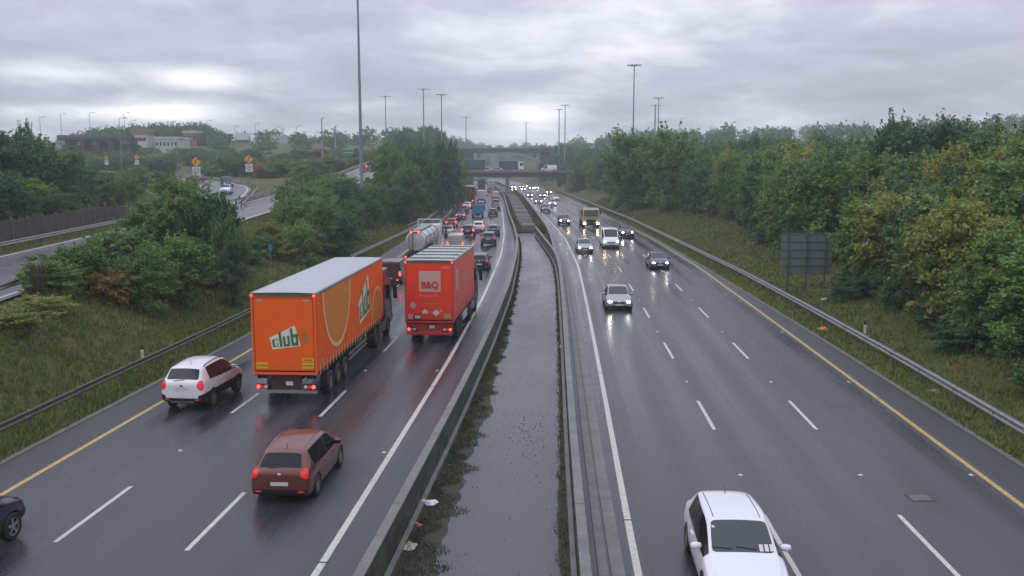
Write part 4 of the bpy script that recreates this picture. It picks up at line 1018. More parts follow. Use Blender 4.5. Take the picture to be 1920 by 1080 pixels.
def loop_sign(px, pyt, pyb, y, label, w):
    """diamond bend warning over a speed limit plate"""
    x, zt_ = top_at(px, pyt, y); _, zb = top_at(px, pyb, y); z0 = tz(x, y)
    r = empty('warning_sign', (x, y, z0), 0, label, 'road sign', 'bend warning signs along the loop road'); a = zt_ - z0; hgt = zt_ - zb; d = w * .62
    MB().tube((-.25 * w, .05, -.2), (-.25 * w, .05, a - d * .8), .04, None, 6).tube((.25 * w, .05, -.2), (.25 * w, .05, a - d * .8), .04, None, 6).build('post', M['post'], r)
    MB().add([(0, 0, a), (d, 0, a - d), (0, 0, a - 2 * d), (-d, 0, a - d), (0, .03, a), (d, .03, a - d), (0, .03, a - 2 * d), (-d, .03, a - d)], [(0, 3, 2, 1), (4, 5, 6, 7), (0, 1, 5, 4), (1, 2, 6, 5), (2, 3, 7, 6), (3, 0, 4, 7)]).build('warning_plate', M['sign_yellow'], r)
    MB().beam((-.18 * d, -.012, a - 1.45 * d), (-.18 * d, -.012, a - 1.05 * d), .01, .01).box((-.26 * d, -.015, a - 1.5 * d), (-.08 * d, -.005, a - .95 * d)).add([(-.26 * d, -.014, a - .98 * d), (-.08 * d, -.014, a - 1.05 * d), (.28 * d, -.014, a - .62 * d), (.14 * d, -.014, a - .5 * d)], [(0, 1, 2, 3)]).add([(0.05 * d, -.014, a - .45 * d), (.35 * d, -.014, a - .75 * d), (.38 * d, -.014, a - .38 * d)], [(0, 1, 2)]).build('bend_arrow', M['ink'], r)
    zt2 = a - 2 * d - .05; zb2 = a - hgt
    bevel(MB().box((-w / 2, 0, zb2), (w / 2, .03, zt2)).build('plate', M['sign_white'], r), .04)
    b = MB(); disc(b, 0, zt2 - w * .45, w * .30, w * .38, -.006); b.build('ring', M['ink'] if y > 250 else M['sign_red'] if False else M['post'], r)
    text_mesh('lettering', '50', w * .38, M['ink'], r, (0, -.008, zt2 - w * .45), FR, .008)
    text_mesh('lettering', 'km/h', w * .2, M['ink'], r, (0, -.008, zb2 + w * .17), FR, .002)
loop_sign(367, 294, 329, 150, 'nearest yellow diamond sign over a white speed plate, left of the red car', 1.3)
loop_sign(466, 290, 322, 165, 'yellow diamond over a white speed plate, standing alone above the bend', 1.3)
loop_sign(256, 290, 309, 200, 'small yellow diamond sign with a round plate at mid left', .9)
loop_sign(199, 292, 309, 215, 'smallest yellow diamond sign, leftmost of the loop road', .8)
def panel_sign(px0, px1, py0, py1, y, m, label, writing=None):
    xa, za = top_at(px0, py0, y); xb, zb = top_at(px1, py1, y); z0 = tz((xa + xb) / 2, y)
    r = empty('direction_sign', ((xa + xb) / 2, y, z0), 0, label, 'road sign'); w = (xb - xa) / 2
    MB().box((-w, -.03, zb - z0), (w, .03, za - z0)).build('panel', m, r)
    MB().box((-w * .6 - .06, .032, -.3), (-w * .6 + .06, .14, za - z0)).box((w * .6 - .06, .032, -.3), (w * .6 + .06, .14, za - z0)).build('post', M['post'], r)
    MB().box((-w * .9, -.036, (za + zb) / 2 - z0 - .06), (w * .9, -.032, (za + zb) / 2 - z0 + .02)).build('border_stripe', M['sign_white'], r)
panel_sign(643, 663, 281, 291, 215, M['sign_green'], 'green direction sign above the climbing slip road, left of the tallest mast')
panel_sign(567, 582, 299, 313, 200, mat('pale_sign', (.36, .45, .43), .5), 'pale grey green direction sign among the trees left of the slip road cars')
# back of the big sign on the right
def back_sign():
    y = 64.0; xa, za = top_at(1466, 438, y); xb, zb = top_at(1558, 513, y); x0 = (xa + xb) / 2; z0 = tz(x0, y)
    r = empty('direction_sign', (x0, y, z0), 0, 'back of a large grey motorway sign on three posts in the right grass', 'road sign'); w = (xb - xa) / 2; zb -= z0; za -= z0
    n = 5; hh = (za - zb) / n
    for k in range(n): MB().box((-w, -.02, zb + k * hh + .012), (w, .02, zb + (k + 1) * hh - .012)).build('panel', M['sign_back'], r)
    for k in range(n + 1): MB().box((-w, -.06, zb + k * hh - .035), (w, -.022, zb + k * hh + .035)).build('cross_bar', M['post'], r)
    for xx in (-w * .72, 0, w * .72): MB().box((xx - .05, -.16, -.4), (xx + .05, -.062, za)).build('post', M['steel_dull'], r)
back_sign()
def marker_post(px, py, z, label, h=1.0, m=None, cap=None):
    p = at(px, py, z) if z is not None else None; zz = tz(p.x, p.y)
    r = empty('marker_post', (p.x, p.y, zz), 0, label, 'marker post')
    MB().box((-.06, -.03, -.2), (.06, .03, h * .78)).build('stem', m or M['sign_white'], r)
    MB().box((-.06, -.03, h * .78), (.06, .03, h)).build('cap', cap or M['ink'], r)
    MB().box((-.035, -.036, h * .5), (.035, -.032, h * .68)).build('reflector', M['sign_yellow'], r)
marker_post(268, 684, .2, 'white and black marker post behind the left guardrail near the white crossover')
marker_post(1621, 634, .2, 'black topped marker post behind the right guardrail, near the orange litter', .9)
marker_post(1187, 413, .3, 'small pale marker post by the right guardrail opposite the white van')
def small_sign(px, py, z, hp, m, label, w=.35, hs=.5):
    p = at(px, py, z); zz = tz(p.x, p.y); r = empty('marker_sign', (p.x, p.y, zz), 0, label, 'marker sign')
    MB().tube((0, 0, -.2), (0, 0, hp), .04, None, 6).build('post', M['steel'], r)
    MB().box((-w / 2, -.06, hp - hs), (w / 2, -.042, hp)).build('plate', m, r)
small_sign(508, 488, 1.5, 1.75, M['sign_green'], 'small green marker sign on a post on the left slope')
small_sign(643, 443, 1.8, 1.5, M['steel'], 'thin pale post sign among the bushes left of the tallest mast', .16, 1.0)

def litter(px, py, s, col, label, z=0.0):
    p = at(px, py, z); z = max(z, tz(p.x, p.y) if not (LB(p.y) < p.x < RB(p.y)) and p.x > KR(p.y) else z); rs = random.Random(label); b = MB(); n = 6
    for j in range(n):
        for k in range(n):
            b.v.append(((j / (n - 1) - .5) * s * 1.5 + rs.uniform(-.1, .1) * s, (k / (n - 1) - .5) * s + rs.uniform(-.1, .1) * s, .01 + rs.uniform(0, .45) * s * (1 if 0 < j < n - 1 and 0 < k < n - 1 else .2)))
    b.f = [(j * n + k, (j + 1) * n + k, (j + 1) * n + k + 1, j * n + k + 1) for j in range(n - 1) for k in range(n - 1)]; b.m = [0] * len(b.f)
    o = b.build('litter', mat('litter_colour', col, .5), loc=(p.x, p.y, z)); o.rotation_euler = (0, 0, rs.uniform(0, 3)); tag(o, label, 'litter')
litter(803, 944, .34, (.8, .8, .78), 'crumpled white bag on the median weeds near the left barrier')
litter(1543, 619, .42, (.75, .22, .07), 'orange crumpled litter on the verge inside the right guardrail')
litter(1052, 651, .20, (.65, .68, .68), 'small white scrap beside the right median barrier')
litter(783, 985, .16, (.45, .16, .12), 'reddish scrap on the median weeds below the white bag')
litter(768, 1027, .30, (.42, .38, .32), 'long pale scrap low on the median weeds')
litter(1755, 739, .30, (.40, .20, .12), 'brown scrap beside the kerb inside the right guardrail')
litter(1545, 562, .3, (.45, .47, .47), 'grey scrap in the grass under the big sign', .5)
litter(903, 698, .14, (.5, .5, .48), 'tiny pale scrap at the foot of the left median barrier')

# ------------------------------------------------------------------ vehicles
M['paint_proto'] = paint('body_paint', (.5, .5, .5))
def P_(nm, col, **k): M[nm] = paint(nm, col, **k); return M[nm]
P_('paint_white', (.74, .75, .76)); P_('paint_silver', (.33, .35, .36), metal=.5); P_('paint_grey', (.10, .105, .115), metal=.4); P_('paint_black', (.012, .012, .015))
P_('paint_navy', (.014, .016, .05)); P_('paint_red', (.20, .018, .018)); P_('paint_rust', (.15, .040, .026), metal=.3); P_('paint_maroon', (.055, .014, .025)); P_('paint_blue', (.05, .15, .30))
P_('paint_green', (.03, .09, .06)); P_('paint_cream', (.48, .45, .36)); P_('paint_slate', (.05, .065, .09), metal=.4); P_('paint_beige', (.36, .33, .25))

def resample(st, L_):
    return st
def lampshape(a, c_, taper, lift):
    S, T = 2 * a, 2 * c_; x = S * math.sqrt(1 - T * T * .42) / 2; y = T * math.sqrt(1 - S * S * .42) / 2
    return x, y * (1 + taper * x * 2 * .5) + lift * x
def make_car(name, spec, rails=False, trim_sills=True, van=False):
    """spec: stations from rear to front, each (y, zb, hw, zmid, zbelt, hwb, zre, hwr, zc, [flags])"""
    root = empty(name, (0, 0, 0))
    st = spec['st']; n = len(st); bm = bmesh.new(); rings = []; vi = {}
    for s in st:
        y, zb, hw, zm, zbe, hwb, zre, hwr, zc = s[:9]
        half = [(0, zb), (hw * .62, zb), (hw * .95, zb + (.10 if rails else .03)), (hw, zm), (hwb, zbe), (hwr + (hwb - hwr) * .06, zre - .012), (hwr - .045, zre + (zc - zre) * .45), (hwr * .5, zre + (zc - zre) * .86), (0, zc)]
        ring = [bm.verts.new((x, y, z)) for x, z in half] + [bm.verts.new((-x, y, z)) for x, z in half[-2:0:-1]]
        rings.append(ring)
        for q_, v_ in enumerate(ring): vi[v_] = (len(rings), q_)
    k = 16
    # slots: 0 paint 1 trim 2 windscreen 3 rear window 4.. side windows
    creases = []
    for i in range(n - 1):
        fl = st[i][9] if len(st[i]) > 9 else ''
        for j in range(k):
            f = bm.faces.new((rings[i][j], rings[i][(j + 1) % k], rings[i + 1][(j + 1) % k], rings[i + 1][j]))
            mi = 0
            if j in (0, 15): mi = 1
            if j in (1, 14): mi = 1
            if j in (2, 13) and rails: mi = 1
            if j in (6, 7, 8, 9):
                if 'W' in fl: mi = 2
                if 'R' in fl: mi = 3
            if j == 4: mi = {'a': 4, 'b': 5, 'c': 8, 'k': 1}.get(next((q for q in fl if q in 'abck'), ''), 0)
            if j == 11: mi = {'a': 6, 'b': 7, 'c': 9, 'k': 1}.get(next((q for q in fl if q in 'abck'), ''), 0)
            f.material_index = mi; f.smooth = True
    f = bm.faces.new(rings[0][::-1]); f.material_index = 0; f = bm.faces.new(rings[-1]); f.material_index = 0
    bmesh.ops.recalc_face_normals(bm, faces=bm.faces)
    cl = bm.edges.layers.float.new('crease_edge')
    for e in bm.edges:
        fs = e.link_faces
        if len(fs) == 2 and fs[0].material_index != fs[1].material_index and max(fs[0].material_index, fs[1].material_index) >= 2: e[cl] = .95
        if any(len(q.verts) > 4 for q in fs): e[cl] = .35
        ia = [vi[v] for v in e.verts]
        if ia[0][0] != ia[1][0] and ia[0][1] == ia[1][1]:      # edges running along the car
            q = ia[0][1]; q = min(q, 16 - q); e[cl] = max(e[cl], {4: .45, 5: .75, 6: .35, 2: .5, 3: .15}.get(q, 0))
    me = bpy.data.meshes.new('shell'); bm.to_mesh(me); bm.free()
    slots = [M['paint_proto'], M['black'], M['screen_glass'], M['glass']] + [M['glass']] * 6
    for q in slots: me.materials.append(q)
    o = bpy.data.objects.new('shell', me); C.objects.link(o)
    sd = o.modifiers.new('s', 'SUBSURF'); sd.levels = 2; sd.render_levels = 2
    cut = MB(); r = spec['wr'] + .045
    for wy in spec['wy']:
        for sx in (-1, 1): cut.lathe([(r, sx * (spec['hw'] - .30)), (r, sx * (spec['hw'] + .2))] if sx > 0 else [(r, sx * (spec['hw'] + .2)), (r, sx * (spec['hw'] - .30))], 24, 'X', (0, wy, spec['wr'] * 1.02))
    co_ = cut.build('cut', M['black']); co_.data.materials.clear()
    for q in slots: co_.data.materials.append(q)
    for p in co_.data.polygons: p.material_index = 1
    bo = o.modifiers.new('b', 'BOOLEAN'); bo.operation = 'DIFFERENCE'; bo.object = co_; bo.solver = 'EXACT'
    dg = bpy.context.evaluated_depsgraph_get(); me2 = bpy.data.meshes.new_from_object(o.evaluated_get(dg))
    bpy.data.objects.remove(o); bpy.data.objects.remove(co_)
    # lookup surface for things laid on the shell
    bmx = bmesh.new(); bmx.from_mesh(me2); bmx.transform(Matrix.Identity(4)); bvh = BVHTree.FromBMesh(bmx); bmx.free()
    # split into parts
    src = bmesh.new(); src.from_mesh(me2)
    def part(nm, keep, mats, remap=None):
        b2 = src.copy(); dele = [f for f in b2.faces if f.material_index not in keep]; bmesh.ops.delete(b2, geom=dele, context='FACES')
        if not b2.faces: b2.free(); return None
        for f in b2.faces: f.material_index = remap.get(f.material_index, 0) if remap else 0; f.smooth = True
        m_ = bpy.data.meshes.new(nm); b2.to_mesh(m_); b2.free()
        for q in mats: m_.materials.append(q)
        ob = bpy.data.objects.new(nm, m_); C.objects.link(ob); ob.parent = root; return ob
    part('body', (0, 1), [M['paint_proto'], M['black']], {0: 0, 1: 1})
    part('windscreen', (2,), [M['screen_glass']]); part('rear_window', (3,), [M['glass']])
    for q in (4, 5, 8, 6, 7, 9): part('side_window', (q,), [M['glass']])
    src.free(); bpy.data.meshes.remove(me2)
    L0 = st[0][0]; L1 = st[-1][0]; hw = spec['hw']
    def patch(nm, o_, d, uvec, vvec, w, h, m, offs=.008, nx=6, nz=5, shape=None, back=0.0, parent=None):
        """sheet laid on the shell: rays from a w x h window centred on o_, going along d"""
        d = Vector(d).normalized(); u = Vector(uvec).normalized(); v = Vector(vvec).normalized(); o_ = Vector(o_); V = {}; b = MB(); ok = {}
        for a in range(nx + 1):
            for c_ in range(nz + 1):
                s = a / nx - .5; t = c_ / nz - .5
                if shape: s, t = shape(s, t)
                st_ = o_ + u * (s * w) + v * (t * h) - d * 2
                hit = bvh.ray_cast(st_, d)
                if hit[0] is not None: V[(a, c_)] = len(b.v); b.v.append(tuple(hit[0] - d * offs))
        for a in range(nx):
            for c_ in range(nz):
                q = [(a, c_), (a + 1, c_), (a + 1, c_ + 1), (a, c_ + 1)]
                if all(i in V for i in q):
                    pp = [Vector(b.v[V[i]]) for i in q]
                    if max((pp[i] - pp[(i + 1) % 4]).length for i in range(4)) < .35: b.f.append(tuple(V[i] for i in q)); b.m.append(0)
        if not b.f: return None
        return b.build(nm, m, parent or root, smooth=True)
    X, Z, Y = (1, 0, 0), (0, 0, 1), (0, 1, 0)
    tl = spec['tail']; hl = spec['head']
    for s in (-1, 1):
        dx = Vector((-s * .55, 1, 0))
        patch('tail_light', (s * tl[0], L0, tl[1]), dx, Vector((1, s * .55, 0)), Z, tl[2], tl[3], M['lamp_red'], .012, 7, 5, (lambda a, c_, s=s: lampshape(a, c_, .5 * s, .0)))
        dx = Vector((-s * .5, -1, -.15))
        hlo = patch('headlight', (s * hl[0], L1, hl[1]), dx, Vector((1, -s * .5, 0)), Z, hl[2], hl[3], M['lamp_head'], .012, 7, 5, (lambda a, c_, s=s: lampshape(a, c_, -.5 * s, .22 * s)))
        patch('headlight_bulb', (s * (hl[0] - .02), L1, hl[1]), dx, Vector((1, -s * .5, 0)), Z, hl[2] * .42, hl[3] * .72, M['lamp_bulb'], .020, 4, 4, (lambda a, c_, s=s: lampshape(a, c_, 0, .15 * s)), parent=hlo)
        # mirrors
        my, mz = spec['mirror']; hit = bvh.ray_cast(Vector((s * 3, my, mz)), Vector((-s, 0, 0))); mx_ = abs(hit[0].x) if hit[0] else hw * .92
        b = MB(); b.lathe([(.02, -.13), (.075, -.11), (.095, -.02), (.085, .08), (.03, .11)], 10, 'X', (0, 0, 0))
        mo = b.build('mirror', M['paint_proto'], root, smooth=True); mo.location = (s * (mx_ + .13), my, mz + .04); mo.scale = (1, .8, .85)
        g = MB().add([(-.09, -.0, -.05), (.09, 0, -.05), (.09, 0, .06), (-.09, 0, .06)], [(0, 1, 2, 3)]).build('mirror_glass', M['glass'], mo); g.location = (0, -.085, 0)
        # door seams and handles
        for yy in spec.get('seams', ()):
            b = MB(); pts = []
            for q in range(9):
                z = spec['sz0'] + (spec['sz1'] - spec['sz0']) * q / 8; hit = bvh.ray_cast(Vector((s * 3, yy + .015 * math.sin(q), z)), Vector((-s, 0, 0)))
                if hit[0] is not None: pts.append(hit[0])
            for p in pts: b.v += [(p.x + s * .004, p.y - .006, p.z), (p.x + s * .004, p.y + .006, p.z)]
            b.f = [(2 * i, 2 * i + 1, 2 * i + 3, 2 * i + 2) for i in range(len(pts) - 1)]; b.m = [0] * len(b.f); b.build('door_seam', M['black'], root)
        for yy in spec.get('handles', ()):
            hit = bvh.ray_cast(Vector((s * 3, yy, spec['sz1'] - .09)), Vector((-s, 0, 0)))
            if hit[0] is not None: b = MB().box((-.018, -.10, -.016), (.018, .10, .016)); ho = b.build('door_handle', M['paint_proto'], root); ho.location = hit[0] + Vector((s * .012, 0, 0))
        if spec.get('roofseam'):
            y0, y1_, xx = spec['roofseam']; b = MB(); pts = []
            for q in range(9):
                yy = y0 + (y1_ - y0) * q / 8; hit = bvh.ray_cast(Vector((s * xx, yy, 4)), Vector((0, 0, -1)))
                if hit[0] is not None: pts.append(hit[0])
            for p in pts: b.v += [(p.x - .009, p.y, p.z + .004), (p.x + .009, p.y, p.z + .004)]
            b.f = [(2 * i, 2 * i + 1, 2 * i + 3, 2 * i + 2) for i in range(len(pts) - 1)]; b.m = [0] * len(b.f); b.build('roof_seam', M['black'], root)
        if rails:
            y0, y1_, xx = spec['rails']; b = MB(); prev = None
            for q in range(9):
                yy = y0 + (y1_ - y0) * q / 8; hit = bvh.ray_cast(Vector((s * xx, yy, 4)), Vector((0, 0, -1)))
                if hit[0] is None: continue
                p = hit[0] + Vector((0, 0, .045 if 0 < q < 8 else .0))
                if prev is not None: b.tube(prev, p, .02, None, 6)
                prev = p
            b.build('roof_rail', M['black'], root)
    pl = spec['plate']
    patch('number_plate', (0, L0, pl[0]), Y, X, Z, .50, .11, M['plate_white'], .016, 4, 2)
    patch('number_plate', (0, L1, pl[1]), (0, -1, 0), X, Z, .50, .10, M['plate_white'], .016, 4, 2)
    patch('grille', (0, L1, spec['grille'][0]), (0, -1, 0), X, Z, spec['grille'][1], spec['grille'][2], M['black'], .010, 8, 4, lambda a, c_: (a * (1 + .25 * c_), c_))
    patch('lower_bumper', (0, L0, spec['lowb']), Y, X, Z, hw * 1.75, .20, M['black'], .010, 12, 3)
    patch('lower_grille', (0, L1, spec['lowb'] - .02), (0, -1, 0), X, Z, hw * 1.3, .12, M['black'], .010, 12, 3)
    # small fittings: badge, reflectors, rear wiper, skid plate
    patch('badge', (0, L0, tl[1] - .01), Y, X, Z, .09, .07, M['chrome'], .014, 3, 3)
    patch('badge', (0, L1, hl[1] + .01), (0, -1, 0), X, Z, .11, .08, M['chrome'], .016, 3, 3)
    for s in (-1, 1): patch('rear_reflector', (s * hw * .68, L0, spec['lowb'] + .04), Y, X, Z, .16, .05, M['lamp_red'], .018, 4, 2); patch('fog_lamp', (s * hw * .62, L1, spec['lowb'] + .04), (0, -1, 0), X, Z, .14, .09, M['chrome'], .016, 4, 3)
    if rails: patch('skid_plate', (0, L0, spec['lowb'] - .05), Y, X, Z, .95, .10, M['steel'], .02, 8, 2)
    if 'R' in ''.join(q[9] for q in st if len(q) > 9) and name != 'saloon_car': patch('rear_wiper', (-.12, L0, tl[1] + .20), (0, 1, -.25), (1, 0, .12), Z, .42, .022, M['black'], .022, 5, 1)
    # roof aerial
    ay = spec['aerial']; hit = bvh.ray_cast(Vector((0, ay, 4)), Vector((0, 0, -1)))
    if hit[0] is not None: MB().tube(hit[0] - Vector((0, 0, .01)), hit[0] + Vector((0, -.10, .14)), .012, .005, 5).build('aerial', M['black'], root)
    # wipers on the windscreen
    for xx in (-.28, .22):
        b = MB(); prev = None
        for q in range(5):
            t = q / 4; hit = bvh.ray_cast(Vector((xx + .42 * t, spec['cowl'] + .05 - .05 * t, 4)), Vector((0, 0, -1)))
            if hit[0] is None: continue
            p = hit[0] + Vector((0, 0, .012))
            if prev is not None: b.tube(prev, p, .008, None, 4)
            prev = p
        if b.v: b.build('wiper', M['black'], root)
    if 'sticker' in spec:
        for q in range(3): patch('windscreen_sticker', (spec['sticker'][0] + q * .11, L1, spec['sticker'][1]), (0, -1, 0), X, Z, .08, .09, M['plate_white'], .02, 2, 2)
        patch('windscreen_sticker', (.55, L1, 1.36), (0, -1, 0), X, Z, .06, .03, M['plate_white'], .02, 2, 2)
    # wheels
    r = spec['wr']
    for wy in spec['wy']:
        for s in (-1, 1):
            wh = empty('wheel', (s * (hw - .115), wy, r)); wh.parent = root
            if s < 0: wh.rotation_euler = (0, 0, math.pi)
            MB().lathe([(r * .66, -.10), (r * .93, -.105), (r, -.08), (r, .08), (r * .93, .105), (r * .66, .10)], 24, 'X', closed=True).build('tyre', M['tyre'], wh, smooth=False)
            b = MB(); b.lathe([(r * .68, .05), (r * .68, .095), (r * .60, .085), (r * .60, .04)], 20, 'X', closed=True); b.lathe([(.055, .03), (.055, .09)], 10, 'X')
            for q in range(5):
                a = q * 2 * math.pi / 5; mt = Matrix.Rotation(a, 4, 'X'); b.box((.055, -.035, .03), (.082, .035, r * .62), mat=mt)
            b.box((.0, -.01, -.01), (.01, .01, .01)); b.build('rim', M['rim'], wh)
            MB().lathe([(r * .64, .0), (r * .64, .02)], 16, 'X').build('brake_disc', M['black'], wh)
    return root

# y, zbottom, halfwidth, zmid, zbelt, halfwidth belt, z roof edge, halfwidth roof, z centre, flags for the faces ahead of the station
HATCH = dict(sticker=(-.60, 1.10), hw=.885, wr=.315, wy=(-1.28, 1.30), S=1, tail=(.74, .90, .24, .26), head=(.68, .70, .34, .17), mirror=(.72, .96), seams=(-.62, .22, 1.0), handles=(-.42, .42), sz0=.34, sz1=.90,
    plate=(.62, .50), grille=(.60, .7, .13), lowb=.36, aerial=-1.25, cowl=.98, roofseam=(-1.35, .42, .50), st=[
    (-2.10, .34, .70, .52, .80, .66, .86, .58, .88), (-2.05, .26, .83, .56, .93, .76, .97, .66, 1.0), (-1.98, .24, .86, .58, .95, .80, 1.02, .66, 1.05, 'R'), (-1.62, .22, .87, .58, .96, .80, 1.33, 0.560, 1.38, ''),
    (-1.42, .22, .88, .58, .96, .815, 1.39, 0.585, 1.44, 'b'), (-.62, .20, .885, .58, .93, .835, 1.44, 0.645, 1.495, 'b'), (-.20, .20, .885, .58, .92, .84, 1.445, 0.650, 1.50, 'k'), (-.11, .20, .885, .58, .92, .84, 1.445, 0.650, 1.50, 'a'),
    (.36, .20, .885, .58, .91, .84, 1.42, 0.635, 1.47, 'aW'), (1.10, .20, .885, .57, .90, .83, 1.00, .70, 1.03, ''), (1.22, .20, .885, .57, .88, .83, .955, .72, .985, ''), (1.60, .22, .88, .56, .80, .82, .86, .70, .91, ''),
    (1.95, .24, .83, .52, .68, .76, .73, .62, .77, ''), (2.06, .28, .76, .48, .60, .68, .64, .54, .66, ''), (2.12, .34, .60, .46, .54, .54, .57, .44, .58)])
SALOON = dict(hw=.90, wr=.325, wy=(-1.32, 1.42), S=1, tail=(.70, .84, .30, .16), head=(.66, .66, .38, .15), mirror=(.72, .92), seams=(-.75, .18, 1.02), handles=(-.55, .36), sz0=.34, sz1=.86,
    plate=(.66, .46), grille=(.58, .8, .14), lowb=.34, aerial=-.95, cowl=1.02, st=[
    (-2.32, .36, .66, .52, .74, .64, .80, .56, .82), (-2.26, .28, .82, .56, .88, .76, .93, .66, .96), (-1.75, .24, .88, .58, .92, .82, .99, .70, 1.03, ''), (-1.66, .23, .89, .58, .92, .82, 1.01, .69, 1.045, 'R'), (-1.02, .22, .90, .58, .92, .84, 1.36, 0.615, 1.405, 'b'),
    (-.60, .20, .90, .58, .91, .845, 1.39, 0.635, 1.44, 'b'), (-.22, .20, .90, .58, .90, .845, 1.395, 0.640, 1.445, 'k'), (-.13, .20, .90, .58, .90, .845, 1.395, 0.640, 1.445, 'a'), (.34, .20, .90, .58, .89, .845, 1.37, 0.625, 1.42, 'aW'),
    (1.14, .20, .90, .57, .87, .83, .955, .70, .98, ''), (1.26, .20, .90, .57, .85, .83, .92, .72, .95, ''), (1.75, .22, .89, .55, .77, .82, .83, .70, .87, ''), (2.18, .26, .83, .50, .65, .74, .70, .60, .73, ''), (2.28, .30, .74, .46, .58, .66, .62, .52, .64, ''), (2.33, .36, .60, .44, .52, .52, .55, .42, .56)])
SUV = dict(hw=.895, wr=.35, wy=(-1.22, 1.33), S=1, tail=(.76, 1.00, .26, .34), head=(.68, .84, .36, .22), mirror=(.72, 1.12), seams=(-.60, .24, 1.04), handles=(-.40, .44), sz0=.46, sz1=1.04,
    plate=(.90, .56), grille=(.72, .7, .16), lowb=.44, aerial=-1.15, cowl=1.0, rails=(-1.45, .30, .60), st=[
    (-2.13, .42, .72, .62, .90, .70, .99, .60, 1.01), (-2.08, .34, .84, .66, 1.05, .78, 1.12, .66, 1.15), (-2.00, .30, .88, .68, 1.10, .82, 1.17, .69, 1.20, 'R'), (-1.70, .28, .895, .70, 1.12, .84, 1.51, 0.630, 1.56, ''),
    (-1.42, .27, .895, .70, 1.11, .845, 1.565, 0.640, 1.62, 'b'), (-.62, .26, .895, .70, 1.07, .85, 1.60, 0.655, 1.655, 'b'), (-.20, .26, .895, .70, 1.05, .85, 1.60, 0.660, 1.66, 'k'), (-.11, .26, .895, .70, 1.05, .85, 1.60, 0.660, 1.66, 'a'),
    (.38, .26, .895, .70, 1.04, .85, 1.575, 0.645, 1.63, 'aW'), (1.12, .26, .895, .70, 1.03, .84, 1.14, .71, 1.17, ''), (1.24, .26, .895, .69, 1.01, .84, 1.09, .73, 1.12, ''), (1.65, .28, .89, .66, .93, .83, 1.0, .71, 1.05, ''),
    (1.98, .32, .83, .60, .80, .76, .87, .64, .90, ''), (2.08, .36, .76, .56, .70, .68, .75, .56, .77, ''), (2.14, .42, .60, .54, .62, .54, .66, .46, .67)])
VAN = dict(hw=.99, wr=.34, wy=(-1.65, 1.65), S=1, tail=(.88, 1.05, .18, .42), head=(.78, .88, .34, .24), mirror=(1.35, 1.28), seams=(-1.0, .35, 1.25), handles=(.2, .5), sz0=.5, sz1=1.15,
    plate=(.62, .52), grille=(.72, .9, .15), lowb=.42, aerial=1.0, cowl=1.72, st=[
    (-2.62, .42, .86, .8, 1.15, .85, 2.02, .74, 2.06), (-2.58, .34, .97, .8, 1.15, .95, 2.10, .82, 2.15, ''), (-2.45, .30, .985, .8, 1.15, .965, 2.15, .84, 2.20, ''), (0.1, .28, .99, .8, 1.15, .97, 2.18, .85, 2.24, ''), (.5, .28, .99, .8, 1.14, .965, 2.17, .84, 2.23, 'a'),
    (1.12, .28, .99, .8, 1.12, .96, 2.10, .80, 2.17, 'aW'), (1.85, .28, .98, .78, 1.10, .92, 1.27, .78, 1.31, ''), (1.98, .28, .975, .76, 1.05, .91, 1.19, .78, 1.23, ''), (2.35, .32, .92, .70, .92, .84, .99, .70, 1.03, ''), (2.48, .36, .84, .62, .76, .74, .80, .62, .83, ''), (2.54, .42, .70, .58, .66, .6, .69, .5, .70)])
proto = {}
proto['hatch'] = make_car('hatchback_car', HATCH); proto['saloon'] = make_car('saloon_car', SALOON); proto['suv'] = make_car('crossover_car', SUV, rails=True); proto['van'] = make_car('panel_van', VAN)
for r_ in proto.values(): r_.location = (0, -400, 0)

def heading(c, y, sign): return math.atan2(-c.slope(y), 1) + (0 if sign > 0 else math.pi)
def car(kind, x, y, sign, colour, label, cat='car', lit=None, group=None, hd=None, z=0.0, recol=None, name=None, scale=None):
    rc = {'body_paint': M[colour]}
    if lit == 'head': rc['head_lamp'] = M['lamp_head_lit']; rc['head_bulb'] = M['bulb_lit']
    if lit == 'warm': rc['head_lamp'] = M['lamp_head_soft']; rc['head_bulb'] = M['bulb_warm']
    if lit == 'tail': rc['tail_lamp'] = M['lamp_red_lit']
    if lit == 'tail_dim': rc['tail_lamp'] = M['lamp_red_dim']
    if recol: rc.update(recol)
    o = copy_tree(proto[kind], None, rc); o.location = (x, y, z)
    c = WL if sign > 0 else WR
    o.rotation_euler = (0, 0, heading(c, y, sign) if hd is None else hd)
    if scale: o.scale = scale
    if not label.startswith('white hatchback nearest'):
        for q in [q for q in o.children if q.name.startswith('windscreen_sticker')]: bpy.data.objects.remove(q)
    tag(o, label, cat, group); return o
M['lamp_red_dim'] = mat('tail_lamp_dim', (.45, .02, .02), .25, emit=((1, .02, .015), .25))

# left carriageway (away)
car('suv', -12.45, 35.9, 1, 'paint_white', 'white crossover car in the left lane beside the orange lorry', lit='tail_dim', hd=R(-5.5), scale=(1, .97, 1.06))
car('hatch', -6.35, 26.4, 1, 'paint_rust', 'rusty red hatchback nearest the camera on the left carriageway, behind the orange lorry', lit='tail_dim')
car('suv', -13.6, 20.7, 1, 'paint_navy', 'dark navy car cut off by the left picture edge', recol=None)
car('van', -9.65, 73.2, 1, 'paint_maroon', 'dark red van seen in the gap between the orange and the red lorry', 'van', lit='tail', scale=(1, .85, .86), recol=None)
car('hatch', -2.86, 82.5, 1, 'paint_black', 'black hatchback half hidden by the front of the red lorry', lit='tail_dim')
car('van', -6.2, 101, 1, 'paint_cream', 'pale beige van with lit tail lamps just beyond the red lorry', 'van', lit='tail', scale=(.95, .9, .85))
car('suv', -2.75, 106.5, 1, 'paint_slate', 'dark slate crossover in the right-hand lane beyond the red lorry', lit='tail_dim')
car('hatch', -2.5, 122, 1, 'paint_grey', 'grey car directly ahead of the dark slate crossover')
